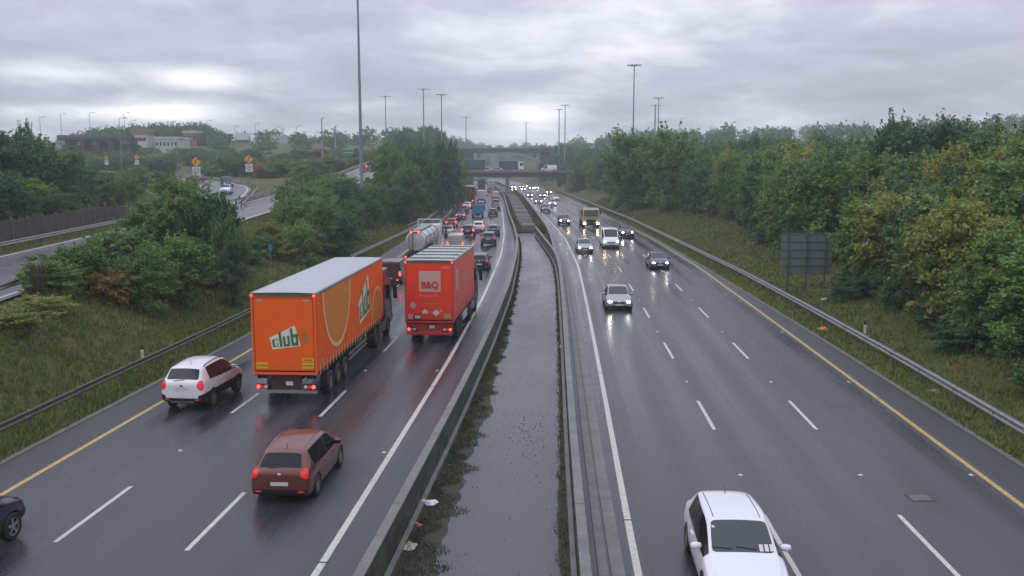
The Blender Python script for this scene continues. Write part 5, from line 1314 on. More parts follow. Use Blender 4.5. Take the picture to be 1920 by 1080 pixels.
car('suv', -5.75, 119.5, 1, 'paint_black', 'black crossover with bright red tail lamps in the middle lane', lit='tail')
car('hatch', -4.75, 129, 1, 'paint_white', 'white car tucked beside the black crossover in the middle lane', lit='tail')
car('saloon', -8.5, 120.4, 1, 'paint_silver', 'silver saloon with red tail lamps beside the tanker cab', lit='tail_dim')
car('hatch', -9.1, 137, 1, 'paint_red', 'dark red hatchback ahead of the silver saloon, brake lamps lit', lit='tail')
car('saloon', -8.9, 158, 1, 'paint_grey', 'grey saloon with a pale rear window, two ahead of the dark red hatchback', lit='tail')
car('suv', -9.3, 175, 1, 'paint_slate', 'slate blue car ahead of the grey saloon, left lane')
car('hatch', -9.6, 195, 1, 'paint_white', 'small white car with red lamps behind the brown container lorry', lit='tail')
car('hatch', -3.5, 167.5, 1, 'paint_maroon', 'dark purple car in the right-hand lane level with the blue tipper')
car('saloon', -3.3, 189, 1, 'paint_black', 'black saloon in the right-hand lane, ahead of the dark purple car', lit='tail_dim')
car('suv', -3.7, 206, 1, 'paint_maroon', 'dark maroon car ahead of the black saloon')
car('suv', -4.0, 226, 1, 'paint_slate', 'dark blue car behind the pale van in the right-hand lane')
car('van', -4.4, 247, 1, 'paint_cream', 'tall pale van in the right-hand lane short of the bridge', 'van')
car('suv', -6.6, 193, 1, 'paint_navy', 'dark navy car between the blue tipper and the silver box van', lit=None)
car('hatch', -8.2, 268, 1, 'paint_red', 'red lit car just short of the bridge, middle lane', lit='tail')
car('suv', -11.8, 300, 1, 'paint_green', 'dark green car passing under the bridge at the left')
# right carriageway (towards the camera)
car('hatch', 5.12, 19.95, -1, 'paint_white', 'white hatchback nearest the camera, cut by the bottom edge', hd=math.pi + R(-3.6), scale=(1.05, 1.05, 1.03))
car('saloon', 7.05, 60.2, -1, 'paint_silver', 'silver grey saloon with headlights on, alone in the first lane', lit='head')
car('saloon', 13.45, 83.5, -1, 'paint_slate', 'dark saloon near the yellow line with bright headlights', lit='head')
car('saloon', 7.85, 98.5, -1, 'paint_silver', 'pale silver saloon left of the white van, headlights on', lit='head')
car('van', 11.2, 104, -1, 'paint_white', 'white van with warm headlights in the middle lane', 'van', lit='warm')
car('suv', 14.8, 118, -1, 'paint_navy', 'dark blue car with bluish headlights right behind the white van', lit='head')
car('suv', 8.1, 142, -1, 'paint_rust', 'copper coloured car with amber headlights in the first lane', lit='warm')
car('suv', 6.6, 180, -1, 'paint_slate', 'unlit slate blue car in the first lane beyond the copper one')
car('suv', 9.0, 205, -1, 'paint_silver', 'silver car with wide white headlights, left of the cream saloon', lit='head')
car('saloon', 11.2, 240, -1, 'paint_white', 'white saloon turning its side, right of the bunch before the bridge', hd=math.pi + R(12))
car('hatch', 6.3, 219, -1, 'paint_maroon', 'dark car with warm lamps at the head of the distant bunch', lit='warm')
car('hatch', 5.1, 262, -1, 'paint_rust', 'reddish car with white lamps next behind the barrier side', lit='head')
car('hatch', 8.7, 262, -1, 'paint_grey', 'grey car with white lamps in the middle lane before the bridge', lit='head')
car('suv', 11.5, 286, -1, 'paint_black', 'black car with two white lamps in the outer lane at the bridge', lit='head')
for i, (x, y, k, c_, lt, lb) in enumerate([(1.6, 322, 'hatch', 'paint_rust', 'warm', 'first copper car of the lit bunch under the bridge, nearest the pier'), (4.9, 330, 'saloon', 'paint_grey', 'head', 'grey saloon with lit lamps under the bridge, second from the pier'), (8.1, 338, 'suv', 'paint_black', 'warm', 'black car with warm lamps under the bridge, third from the pier'),
                                     (1.6, 352, 'suv', 'paint_silver', 'head', 'silver car following close to the pier beyond the bridge'), (4.8, 366, 'hatch', 'paint_maroon', 'warm', 'maroon car in the second file beyond the bridge'), (7.6, 372, 'saloon', 'paint_slate', 'warm', 'slate car in the third file beyond the bridge'),
                                     (10.2, 345, 'saloon', 'paint_white', 'head', 'white saloon in the outer lane beyond the bridge')]):
    car(k, x - 1.0, y, -1, c_, lb, lit=lt)
# slip road and loop road
car('hatch', -33.2, 206, 1, 'paint_red', 'red lit car climbing the slip road left of the tallest mast', lit='tail', z=RZ(206) + .05, hd=R(-1))
car('suv', -34.5, 236, 1, 'paint_black', 'black car higher up the slip road, right of the tallest mast', z=RZ(236) + .05, hd=0)
car('hatch', -66.5, 192, 1, 'paint_rust', 'dull red car rounding the loop road', z=5.85, hd=R(70))
car('van', -52.5, 168, 1, 'paint_navy', 'dark navy people carrier on the loop road bend', 'van', z=5.2, hd=R(205), scale=(.95, .85, .9))
car('hatch', -47.0, 150, 1, 'paint_white', 'white car partly hidden by leaves on the loop road', z=4.7, hd=R(190))

# ------------------------------------------------------------------ lorries
def wheel_pair(parent, x, y, r=.5, w=.3, rimm=None, n=20):
    for s in (-1, 1):
        wh = empty('wheel', (s * x, y, r)); wh.parent = parent
        if s < 0: wh.rotation_euler = (0, 0, math.pi)
        MB().lathe([(r * .56, -w / 2), (r * .94, -w / 2), (r, -w * .35), (r, w * .35), (r * .94, w / 2), (r * .56, w / 2)], n, 'X', closed=True).build('tyre', M['tyre'], wh)
        MB().lathe([(r * .57, w * .42), (r * .50, w * .36), (r * .42, w * .05), (r * .2, w * .05), (r * .18, w * .4), (.02, w * .44)], n, 'X').build('rim', rimm or M['rim'], wh)
def tractor(parent, y0, colour, cabh=3.6, w=2.45, dark=False):
    """cab in front of y0 (its back wall), facing +Y"""
    hw = w / 2; m = M[colour]; P = lambda nm, b, mt: b.build(nm, mt, parent)
    b = MB(); prof = [(y0 + .05, .75), (y0 + .05, cabh), (y0 + 1.35, cabh + .05), (y0 + 1.95, cabh - .7), (y0 + 2.15, 1.9), (y0 + 2.25, .55), (y0 + .6, .55)]
    n = len(prof)
    for s in (-1, 1):
        for y, z in prof: b.v.append((s * hw * (1 if z < cabh - .2 else .93), y, z))
    b.f = [tuple(range(n)), tuple(range(n, 2 * n))[::-1]] + [(i, i + n, (i + 1) % n + n, (i + 1) % n) for i in range(n)]; b.m = [0] * len(b.f)
    bevel(P('cab', b, m), .06, 2)
    P('windscreen', MB().add([(-hw * .9, y0 + 2.16, 1.98), (hw * .9, y0 + 2.16, 1.98), (hw * .86, y0 + 1.985, cabh - .78), (-hw * .86, y0 + 1.985, cabh - .78)], [(0, 1, 2, 3)]), M['screen_glass'])
    for s in (-1, 1):
        P('side_window', MB().box((s * hw - .006, y0 + 1.0, 1.95), (s * hw + .012, y0 + 1.9, 2.75)), M['glass'])
        P('headlight', MB().box((s * hw * .85 - .2, y0 + 2.2, .8), (s * hw * .85 + .2, y0 + 2.29, 1.02)), M['lamp_head'])
        P('mirror', MB().box((s * (hw + .22) - .1, y0 + 1.95, 1.9), (s * (hw + .22) + .1, y0 + 2.1, 2.7)).beam((s * hw, y0 + 1.9, 2.6), (s * (hw + .22), y0 + 2.02, 2.6), .05, .05), M['black'])
        P('side_skirt', MB().box((s * hw - .04 - .03, y0 - 1.6, .45), (s * hw - .04 + .03, y0 + .3, 1.0)), m)
        P('fuel_tank', MB().tube((s * (hw - .35), y0 - 1.5, .75), (s * (hw - .35), y0 - .3, .75), .3, None, 12), M['steel'])
    P('grille', MB().box((-hw * .62, y0 + 2.2, .7), (hw * .62, y0 + 2.30, 1.7)), M['black'])
    P('chassis_frame', MB().box((-.45, y0 - 3.6, .72), (.45, y0 + 1.6, 1.0)), M['black'])
    P('exhaust_stack', MB().tube((hw * .6, y0 - .15, .9), (hw * .6, y0 - .15, cabh - .4), .08, None, 8), M['steel'])
    wheel_pair(parent, hw - .14, y0 + .95); wheel_pair(parent, hw - .16, y0 - 2.6, w=.5)

def poly_sheet(pts, m, name, parent, loc=None):
    b = MB().add(pts, [tuple(range(len(pts)))]); return b.build(name, m, parent)
def box_trailer(name, label, x, y, hd, L_, W, ztop, zfl, colm, back, side_fn, roof_m, frame_m, strap=True, rear_fn=None, straps_m=None, lights='lit', ribs=False, under='rust', sgn_z=0):
    """rear face at local y=0, front at y=L_"""
    r = empty(name, (x, y, 0), hd, label, 'lorry'); hw = W / 2
    P = lambda nm, b, mt: b.build(nm, mt, r)
    P('rear_wall', MB().box((-hw + .07, .0, zfl + .06), (hw - .07, .05, ztop - .14)), back)
    for s in (-1, 1):
        P('rear_post', MB().box((s * (hw - .035) - .035, -.02, zfl), (s * (hw - .035) + .035, .06, ztop - .02)), frame_m)
        P('side_curtain', MB().box((s * hw - .02, .062, zfl), (s * hw + .02, L_ - .06, ztop - .12)), colm)
        P('roof_rail', MB().box((s * (hw - .01) - .045, 0.06, ztop - .118), (s * (hw - .01) + .045, L_ - .06, ztop - .01)), M['steel'])
    P('rear_sill', MB().box((-hw, -.03, zfl - .10), (hw, .06, zfl - .002)), frame_m)
    P('rear_header', MB().box((-hw + .072, -.02, ztop - .138), (hw - .072, .06, ztop - .02)), M['steel_dull'])
    P('front_wall', MB().box((-hw, L_ - .058, zfl), (hw, L_, ztop)), colm)
    P('floor', MB().box((-hw + .03, .07, zfl - .16), (hw - .03, L_ - .06, zfl - .01)), M['rust' if under == 'rust' else 'black'])
    # roof, slightly bellied, with bows
    b = MB(); nb = int(L_ / .68); xs_ = np.linspace(-hw + .055, hw - .055, 7)
    for j in range(nb * 2 + 1):
        yy = .0 + L_ * j / (nb * 2); dz = 0 if j % 2 == 0 else -.022
        for q in xs_: b.v.append((q, yy, ztop - .005 + dz * (1 - (q / hw) ** 2) + .02 * (1 - (q / hw) ** 2)))
    for j in range(nb * 2):
        for q in range(6): k = j * 7 + q; b.f.append((k, k + 1, k + 8, k + 7)); b.m.append(0)
    P('roof', b, roof_m)
    if ribs:
        for j in range(5): yy = L_ * (j + .6) / 5.2; P('roof_bow', MB().box((-hw + .06, yy, ztop + .018), (hw - .06, yy + .22, ztop + .045)), M['steel_dull'])
    # chassis, bogie, bumper
    P('chassis_rail', MB().box((-.55, .25, .95), (-.40, L_ - .3, zfl - .162)), M['rust' if under == 'rust' else 'black']); P('chassis_rail', MB().box((.40, .25, .95), (.55, L_ - .3, zfl - .162)), M['rust' if under == 'rust' else 'black'])
    P('underrun_bar', MB().box((-hw + .04, .02, .50), (hw - .04, .12, .62)), M['steel'])
    P('rear_panel', MB().box((-.62, .13, .62), (.62, .17, zfl - .102)), M['rust'] if under == 'rust' else frame_m)
    P('number_plate', MB().box((-.02, .10, .80), (.26, .128, .96)), M['plate_white'])
    lm = M['lamp_red_lit'] if lights == 'lit' else M['lamp_red']
    for s in (-1, 1):
        P('lamp_box', MB().box((s * (hw - .34) - .26, .04, .66), (s * (hw - .34) + .26, .12, .86)), M['black'])
        for q, mm_ in ((-.16, lm), (0, M['lamp_red_dim']), (.15, M['plate_white'])):
            P('tail_light', MB().lathe([(.07, 0), (.075, .03)][::1], 12, 'Y', (s * (hw - .34 - q), .008, .76)), mm_)
        P('marker_lamp', MB().box((s * (hw - .05) - .04, -.05, ztop - .13), (s * (hw - .05) + .04, -.021, ztop - .07)), lm)
        P('mudguard', MB().box((s * (hw - .3) - .2, .2, 1.05), (s * (hw - .3) + .2, .24, zfl - .17)), M['black'])
    for q, yy in enumerate((2.1, 3.42, 4.74) if L_ > 12 else (2.0, 3.3)):
        wheel_pair(r, hw - .17, yy, .49, .36)
    P('side_guard', MB().box((hw - .08, 5.6, .62), (hw - .03, L_ - 4.2, .72)).box((hw - .08, 5.6, .85), (hw - .03, L_ - 4.2, .95)), M['steel']) if L_ > 12 else P('pallet_locker', MB().box((hw - .12, 4.2, .55), (hw - .03, 6.1, 1.05)), M['plate_white'])
    P('landing_leg', MB().box((hw - .55, L_ - 2.9, .2), (hw - .43, L_ - 2.78, zfl - .17)).box((-hw + .43, L_ - 2.9, .2), (-hw + .55, L_ - 2.78, zfl - .17)), M['steel_dull'])
    if strap:
        for k in range(int((L_ - .6) / .52)):
            yy = .35 + k * .52; P('curtain_strap', MB().box((hw + .021, yy, zfl - .13), (hw + .032, yy + .06, zfl + .26)), straps_m)
    return r, P

M['orange'] = mat('orange_curtain', (.93, .135, .006), .5, spec=.25, noise=(1.2, .35, (.84, .112, .008)), bump=(1.5, .05)); M['orange_dark'] = mat('orange_frame', (.85, .13, .03), .4)
M['slice'] = mat('orange_slice_print', (.64, .27, .04), .45, noise=(3.0, .5, (.68, .19, .02))); M['rind'] = mat('orange_rind_print', (.78, .55, .24), .45); M['pith'] = mat('orange_pith_print', (.70, .45, .22), .45, noise=(4, .5, (.62, .26, .06)))
M['club_white'] = mat('print_white', (.72, .70, .58), .45); M['club_green'] = mat('print_green', (.045, .18, .05), .45)
M['roof_white'] = mat('wet_white_roof', (.50, .52, .53), .28, noise=(2.2, .5, (.38, .40, .41))); M['strap_w'] = mat('strap_pale', (.66, .50, .30), .5)
M['label_y'] = mat('label_yellow', (.80, .40, .02), .5); M['vent'] = mat('vent_grey', (.42, .30, .28), .5)
hdO = -math.atan2(.05, 1)
def weathered(m, dirt, z0, z1, ripple=0.0):
    """road dirt thinning out with height, and folds in the cloth"""
    nt = m.node_tree; N = nt.nodes; L = nt.links; p = N['Principled BSDF']; src = p.inputs['Base Color'].links[0].from_socket
    tc = N.new('ShaderNodeTexCoord'); sp = N.new('ShaderNodeSeparateXYZ'); L.new(tc.outputs['Object'], sp.inputs[0])
    mr = N.new('ShaderNodeMapRange'); mr.inputs['From Min'].default_value = z1; mr.inputs['From Max'].default_value = z0; mr.inputs['To Min'].default_value = 0; mr.inputs['To Max'].default_value = 1; L.new(sp.outputs[2], mr.inputs['Value'])
    n = N.new('ShaderNodeTexNoise'); n.inputs['Scale'].default_value = 2.2; n.inputs['Detail'].default_value = 7; n.inputs['Roughness'].default_value = .7; mp = N.new('ShaderNodeMapping'); mp.inputs['Scale'].default_value = (1, 1, .45)
    L.new(tc.outputs['Object'], mp.inputs[0]); L.new(mp.outputs[0], n.inputs['Vector'])
    a = N.new('ShaderNodeMath'); a.operation = 'MULTIPLY'; L.new(mr.outputs[0], a.inputs[0]); L.new(n.outputs['Fac'], a.inputs[1])
    b = N.new('ShaderNodeMath'); b.operation = 'MULTIPLY_ADD'; L.new(n.outputs['Fac'], b.inputs[0]); b.inputs[1].default_value = .06; L.new(a.outputs[0], b.inputs[2]); b.use_clamp = True
    mx = N.new('ShaderNodeMix'); mx.data_type = 'RGBA'; L.new(b.outputs[0], mx.inputs['Factor']); L.new(src, mx.inputs['A']); mx.inputs['B'].default_value = (*dirt, 1); L.new(mx.outputs['Result'], p.inputs['Base Color'])
    if ripple:
        w = N.new('ShaderNodeTexWave'); w.bands_direction = 'Y'; w.inputs['Scale'].default_value = .55; w.inputs['Distortion'].default_value = 2.5; w.inputs['Detail'].default_value = 2; L.new(tc.outputs['Object'], w.inputs['Vector'])
        bp = N.new('ShaderNodeBump'); bp.inputs['Strength'].default_value = ripple; bp.inputs['Distance'].default_value = .05; L.new(w.outputs['Fac'], bp.inputs['Height']); L.new(bp.outputs[0], p.inputs['Normal'])
weathered(M['orange'], (.45, .13, .03), 1.2, 1.8, .5); weathered(M['roof_white'], (.16, .165, .16), 0, .1)
lo, P = box_trailer('articulated_lorry', 'orange curtain-sided lorry with green and white club lettering and orange slices', -8.91, 34.85, hdO, 13.6, 2.56, 4.50, 1.36, M['orange'], M['orange'], None, M['roof_white'], M['orange_dark'], True, None, M['strap_w'])
hw = 1.28
def clip_disc_sheet(nm, m, cy, cz, ry, rz, z0, z1, y0, y1, xo, parent, inner=None, n=48):
    """disc or ring on the side at x=xo, cut off by the curtain's edges"""
    b = MB(); N_ = n
    if inner is None:
        b.v.append((xo, cy, min(max(cz, z0), z1)))
        for k in range(N_ + 1):
            a = 2 * math.pi * k / N_; b.v.append((xo, min(max(cy + ry * math.cos(a), y0), y1), min(max(cz + rz * math.sin(a), z0), z1)))
        b.f = [(0, k, k + 1) for k in range(1, N_ + 1)]; b.m = [0] * N_
    else:
        q = []
        for k in range(N_ + 1):
            a = 2 * math.pi * k / N_; p0 = (cy + ry * math.cos(a), cz + rz * math.sin(a)); p1 = (cy + ry * inner * math.cos(a), cz + rz * inner * math.sin(a)); q.append((p0, p1))
        for k in range(N_):
            (a0, a1), (b0, b1) = q[k], q[k + 1]
            if all(z0 <= p[1] <= z1 and y0 <= p[0] <= y1 for p in (a0, a1, b0, b1)): b.add([(xo, *a0), (xo, *b0), (xo, *b1), (xo, *a1)], [(0, 1, 2, 3)])
    return b.build(nm, m, parent)
xo = hw + .024
# big slice towards the rear, its top beyond the roof line; small one towards the front, its foot beyond the sill
clip_disc_sheet('slice_print', M['slice'], 3.45, 4.35, 2.45, 2.60, 1.45, 4.37, .1, 13.4, xo, lo); clip_disc_sheet('rind_print', M['rind'], 3.45, 4.35, 2.45, 2.60, 1.45, 4.37, .1, 13.4, xo + .003, lo, .93, 90)
clip_disc_sheet('slice_print', M['slice'], 11.9, 1.75, 1.5, 1.45, 1.64, 4.37, .1, 13.4, xo, lo); clip_disc_sheet('rind_print', M['rind'], 11.9, 1.75, 1.5, 1.45, 1.64, 4.37, .1, 13.4, xo + .003, lo, .91, 90)
for k, a in enumerate(np.linspace(math.pi * 1.08, math.pi * 1.92, 7)):
    c0, s0 = math.cos(a), math.sin(a); c1, s1 = math.cos(a + .035), math.sin(a + .035)
    zt_ = 4.32
    poly_sheet([(xo + .003, 3.45 + .35 * c0, zt_ - .02 + .3 * s0), (xo + .003, 3.45 + 2.05 * c0, zt_ + 2.15 * s0), (xo + .003, 3.45 + 2.05 * c1, zt_ + 2.15 * s1)], M['pith'], 'pith_print', lo)
M['splash'] = mat('orange_splash_print', (.78, .24, .04), .45)
rs_ = random.Random(9)
for k in range(26):
    yy = rs_.choice([rs_.uniform(6.0, 7.6), rs_.uniform(9.8, 10.8), rs_.uniform(.5, 1.4)]); zz = rs_.uniform(1.7, 3.6); s = rs_.uniform(.05, .16)
    poly_sheet([(xo + .001, yy + s * math.cos(a) * rs_.uniform(.6, 1.2), zz + s * 1.5 * math.sin(a)) for a in np.linspace(0, 5.3, 6)], M['splash'], 'splash_print', lo)
# club badge: tilted white four-sided board with green letters
def club(side, cy, cz, s):
    """side 'rear': in the x-z plane, or 'side': in the y-z plane; s = half width"""
    bd = [(-1.0, -.12), (-.82, -.72), (1.05, -.60), (.78, .72)]
    bd = [(-1.02, .02), (-.84, -.80), (1.08, -.52), (.72, .86)]
    if side == 'rear': f = lambda u, v, d: (cy + u * s, -.004 - d, cz + v * s)
    else: f = lambda u, v, d: (xo + .006 + d, cy + u * s, cz + v * s)
    pts = [f(u, v, 0) for u, v in (bd[0], bd[1], bd[2], bd[3])]
    poly_sheet(pts if side == 'rear' else pts, M['club_white'], 'badge_board', lo)
    b = MB()
    def bar(u0, v0, u1, v1):   # upright block with its foot and head following the board's slopes
        lean = -.10
        q = [(u0 + lean * v0, v0 + .10 * u0), (u1 + lean * v0, v0 + .10 * u1), (u1 + lean * v1, v1 + .22 * u1), (u0 + lean * v1, v1 + .22 * u0)]
        b.add([f(u, v, .005) for u, v in q], [(0, 1, 2, 3)])
    # c
    bar(-.86, -.55, -.70, .06); bar(-.70, -.07, -.46, .06); bar(-.70, -.55, -.46, -.42); bar(-.58, -.42, -.46, -.26); bar(-.58, -.16, -.46, -.07)
    # l
    bar(-.38, -.58, -.20, .50)
    # u
    bar(-.12, -.58, .04, .12); bar(.04, -.58, .18, -.44); bar(.18, -.58, .34, .12)
    # b
    bar(.42, -.58, .59, .56); bar(.59, -.02, .74, .12); bar(.59, -.58, .74, -.44); bar(.74, -.58, .90, .12)
    b.build('lettering', M['club_green'], lo)
club('rear', .02, 2.72, .58); club('side', 8.75, 2.95, 1.30)
# leaf behind the badge at the rear, vents, yellow labels
b = MB(); disc(b, .70, 2.72, 0.0, .28, -.003, 20, 0, -1.4, 1.4); b.build('leaf_print', mat('leaf_print', (.42, .16, .02), .5), lo)
for s in (-1, 1):
    P('vent', MB().box((s * .92 - .13, -.012, 4.16), (s * .92 + .13, 0, 4.24)), M['vent'])
    P('warning_label', MB().box((s * .92 - .24, -.012, 1.50), (s * .92 + .24, -.001, 1.74)), M['label_y'])
    text_mesh('lettering', 'LONG VEHICLE' if s > 0 else 'LONG VEHICLE', .062, M['ink'], lo, (s * .92, -.016, 1.62), FR, .003)
P('warning_label', MB().box((.70, -.012, 1.78), (1.16, -.001, 1.92)), M['label_y'])
text_mesh('lettering', 'CAUTION', .07, M['ink'], lo, (.93, -.016, 1.85), FR, .003)
for dx in (-.02, ): 
    P('door_seam', MB().box((-hw + .10, -.008, 1.44), (-hw + .115, -.001, 4.30)), M['rust']); P('door_seam', MB().box((hw - .115, -.008, 1.44), (hw - .10, -.001, 4.30)), M['rust']); P('door_seam', MB().box((-hw + .116, -.008, 4.285), (hw - .116, -.001, 4.30)), M['rust'])
tractor(lo, 14.3, 'paint_maroon', 3.7)

# red lorry
M['red'] = mat('red_curtain', (.88, .060, .020), .5, spec=.25, noise=(1.2, .3, (.76, .052, .022))); M['red_side'] = mat('red_side_curtain', (.84, .16, .11), .5, spec=.25, noise=(1.0, .4, (.70, .12, .085))); M['red_frame'] = mat('red_frame', (.55, .035, .03), .4)
weathered(M['red'], (.16, .045, .035), 1.1, 1.7); weathered(M['red_side'], (.20, .09, .07), 1.1, 2.0, .4)
M['bq_pale'] = mat('print_pale', (.56, .36, .30), .5); M['pinkish'] = mat('print_faded_pink', (.62, .25, .22), .5); M['roof_grey'] = mat('wet_grey_roof', (.48, .50, .46), .28, noise=(2, .6, (.33, .36, .33)))
M['khaki'] = mat('label_khaki', (.42, .30, .08), .5)
lb_, P = box_trailer('articulated_lorry', 'red box lorry with B&Q lettering on a pale square', -4.38, 47.4, -math.atan2(.075, 1), 9.2, 2.58, 4.44, 1.22, M['red_side'], M['red'], None, M['roof_grey'], M['red_frame'], False, None, None, ribs=True, under='red')
P('logo_square', MB().box((-.53, -.006, 2.78), (.62, -.001, 3.88)), M['bq_pale'])
text_mesh('lettering', 'B&Q', .50, M['red'], lb_, (.045, -.012, 3.12), FR, .022, .92)
text_mesh('lettering', 'Responsible', .20, M['pinkish'], lb_, (.02, -.012, 2.58), FR, .003, 1.02, 1.1)
text_mesh('lettering', 'Your delivery', .15, M['khaki'], lb_, (.12, -.012, 2.15), FR, .002)
text_mesh('lettering', 'our promise', .12, M['khaki'], lb_, (.30, -.012, 1.95), FR, .002)
text_mesh('lettering', '1800', .11, M['bq_pale'], lb_, (.92, -.012, 4.08), FR, .002, 1.2) if False else P('small_print', MB().box((.70, -.008, 4.04), (1.15, -.001, 4.10)), M['pinkish'])
def diamond(cx, cz, s, m, nm='diamond_label', rot=0):
    pts = [(cx + s * math.cos(a + rot), -.010, cz + s * math.sin(a + rot)) for a in (0, math.pi / 2, math.pi, -math.pi / 2)]
    poly_sheet(pts[::-1], m, nm, lb_)
diamond(-.86, 2.04, .20, M['bq_pale'], rot=.25); diamond(-.22, 1.68, .19, M['plate_white']); diamond(.36, 1.66, .19, M['plate_white'])
P('label', MB().box((-.36, -.014, 1.50), (-.08, -.011, 1.62)), M['red']); diamond(.62, 1.78, .10, M['pinkish'])
P('label', MB().box((-1.12, -.012, 1.30), (-.90, -.001, 1.58)), M['bq_pale']); P('label_border', MB().box((-.82, -.010, 1.30), (-.42, -.001, 1.56)), M['ink']); P('label', MB().box((-.77, -.016, 1.35), (-.47, -.011, 1.51)), M['plate_white'])
P('label', MB().box((.78, -.012, 1.36), (1.16, -.001, 1.60)), M['khaki'])
for yy in (.12, 8.0): pass
poly_sheet([(1.315, .9, 2.75), (1.315, 1.75, 2.75), (1.315, 1.75, 3.85), (1.315, .9, 3.85)], M['bq_pale'], 'logo_square', lb_)
t_ = text_mesh('lettering', 'B&Q', .62, M['pinkish'], lb_, (1.318, 4.9, 3.0), (math.pi / 2, 0, math.pi / 2), .02, 1.9)
t_ = text_mesh('lettering', 'diy.com', .34, M['pinkish'], lb_, (1.318, 1.5, 2.3), (math.pi / 2, 0, math.pi / 2), .01, 1.0)
P('rear_skirt', MB().box((-1.25, .125, .66), (1.25, .15, 1.12)), M['red'])
P('rear_step', MB().box((-1.2, -.01, .46), (1.2, .018, .60)), M['red_frame'])
tractor(lb_, 9.9, 'paint_slate', 3.3)

# tanker
def tanker():
    hd = heading(WL, 92, 1) - R(1.2); r = empty('tanker_lorry', (-9.15, 86.0, 0), hd, 'silver tanker lorry with two red lamps high on its round rear end', 'lorry'); P = lambda nm, b, mt: b.build(nm, mt, r)
    M['tank'] = mat('tank_steel', (.66, .67, .65), .25, .35, noise=(.8, .4, (.36, .38, .38)))
    zc, R_ = 2.2, 1.0
    P('tank', MB().lathe([(.3, -.08), (.86, -.04), (R_, .10), (R_, 9.2), (.8, 9.35), (.2, 9.4)], 28, 'Y', (0, 0, zc)), M['tank'])
    for yy in (.3, 3.2, 6.2, 9.0): P('tank_band', MB().lathe([(R_ + .02, yy), (R_ + .02, yy + .12)], 28, 'Y', (0, 0, zc)), M['steel_dull'])
    P('walkway', MB().box((-.45, .4, zc + R_ + .0), (.45, 9.1, zc + R_ + .06)), M['steel'])
    P('handrail', MB().beam((-.7, .3, zc + R_ + .55), (-.7, 9.1, zc + R_ + .55), .05, .05).beam((-.7, .3, zc + .9), (-.7, .3, zc + R_ + .55), .05, .05).beam((-.7, 5, zc + .9), (-.7, 5, zc + R_ + .55), .05, .05).beam((-.7, 9.1, zc + .9), (-.7, 9.1, zc + R_ + .55), .05, .05), M['steel'])
    P('front_hoop', MB().beam((-1.25, 9.8, 3.7), (1.25, 9.8, 3.7), .12, .12).beam((1.2, 9.8, .9), (1.2, 9.8, 3.7), .12, .12).beam((-1.2, 9.8, .9), (-1.2, 9.8, 3.7), .12, .12), M['plate_white'])
    P('ladder', MB().beam((-.62, -.16, .9), (-.62, -.16, zc + R_ + .1), .05, .05).beam((-.28, -.16, .9), (-.28, -.16, zc + R_ + .1), .05, .05), M['black'])
    P('lamp_bar', MB().box((-.62, -.14, zc + R_ - .22), (.55, -.08, zc + R_ - .10)), M['paint_maroon'])
    for xx in (-.42, .32): P('tail_light', MB().lathe([(.12, 0), (.12, .03)], 12, 'Y', (xx, -.18, zc + R_ - .12)), M['lamp_red_lit'])
    P('rear_bumper', MB().box((-1.2, -.05, .5), (1.2, .1, .85)), M['paint_maroon'])
    for s in (-1, 1): P('tail_light', MB().lathe([(.10, 0), (.10, .03)], 12, 'Y', (s * .98, -.09, .68)), M['lamp_red_lit'])
    P('chassis_rail', MB().box((-.5, .1, .85), (.5, 9.4, 1.2)), M['black'])
    for yy in (1.6, 2.95, 4.3): wheel_pair(r, 1.08, yy, .49, .36)
    tractor(r, 10.3, 'paint_white', 3.1)
tanker()

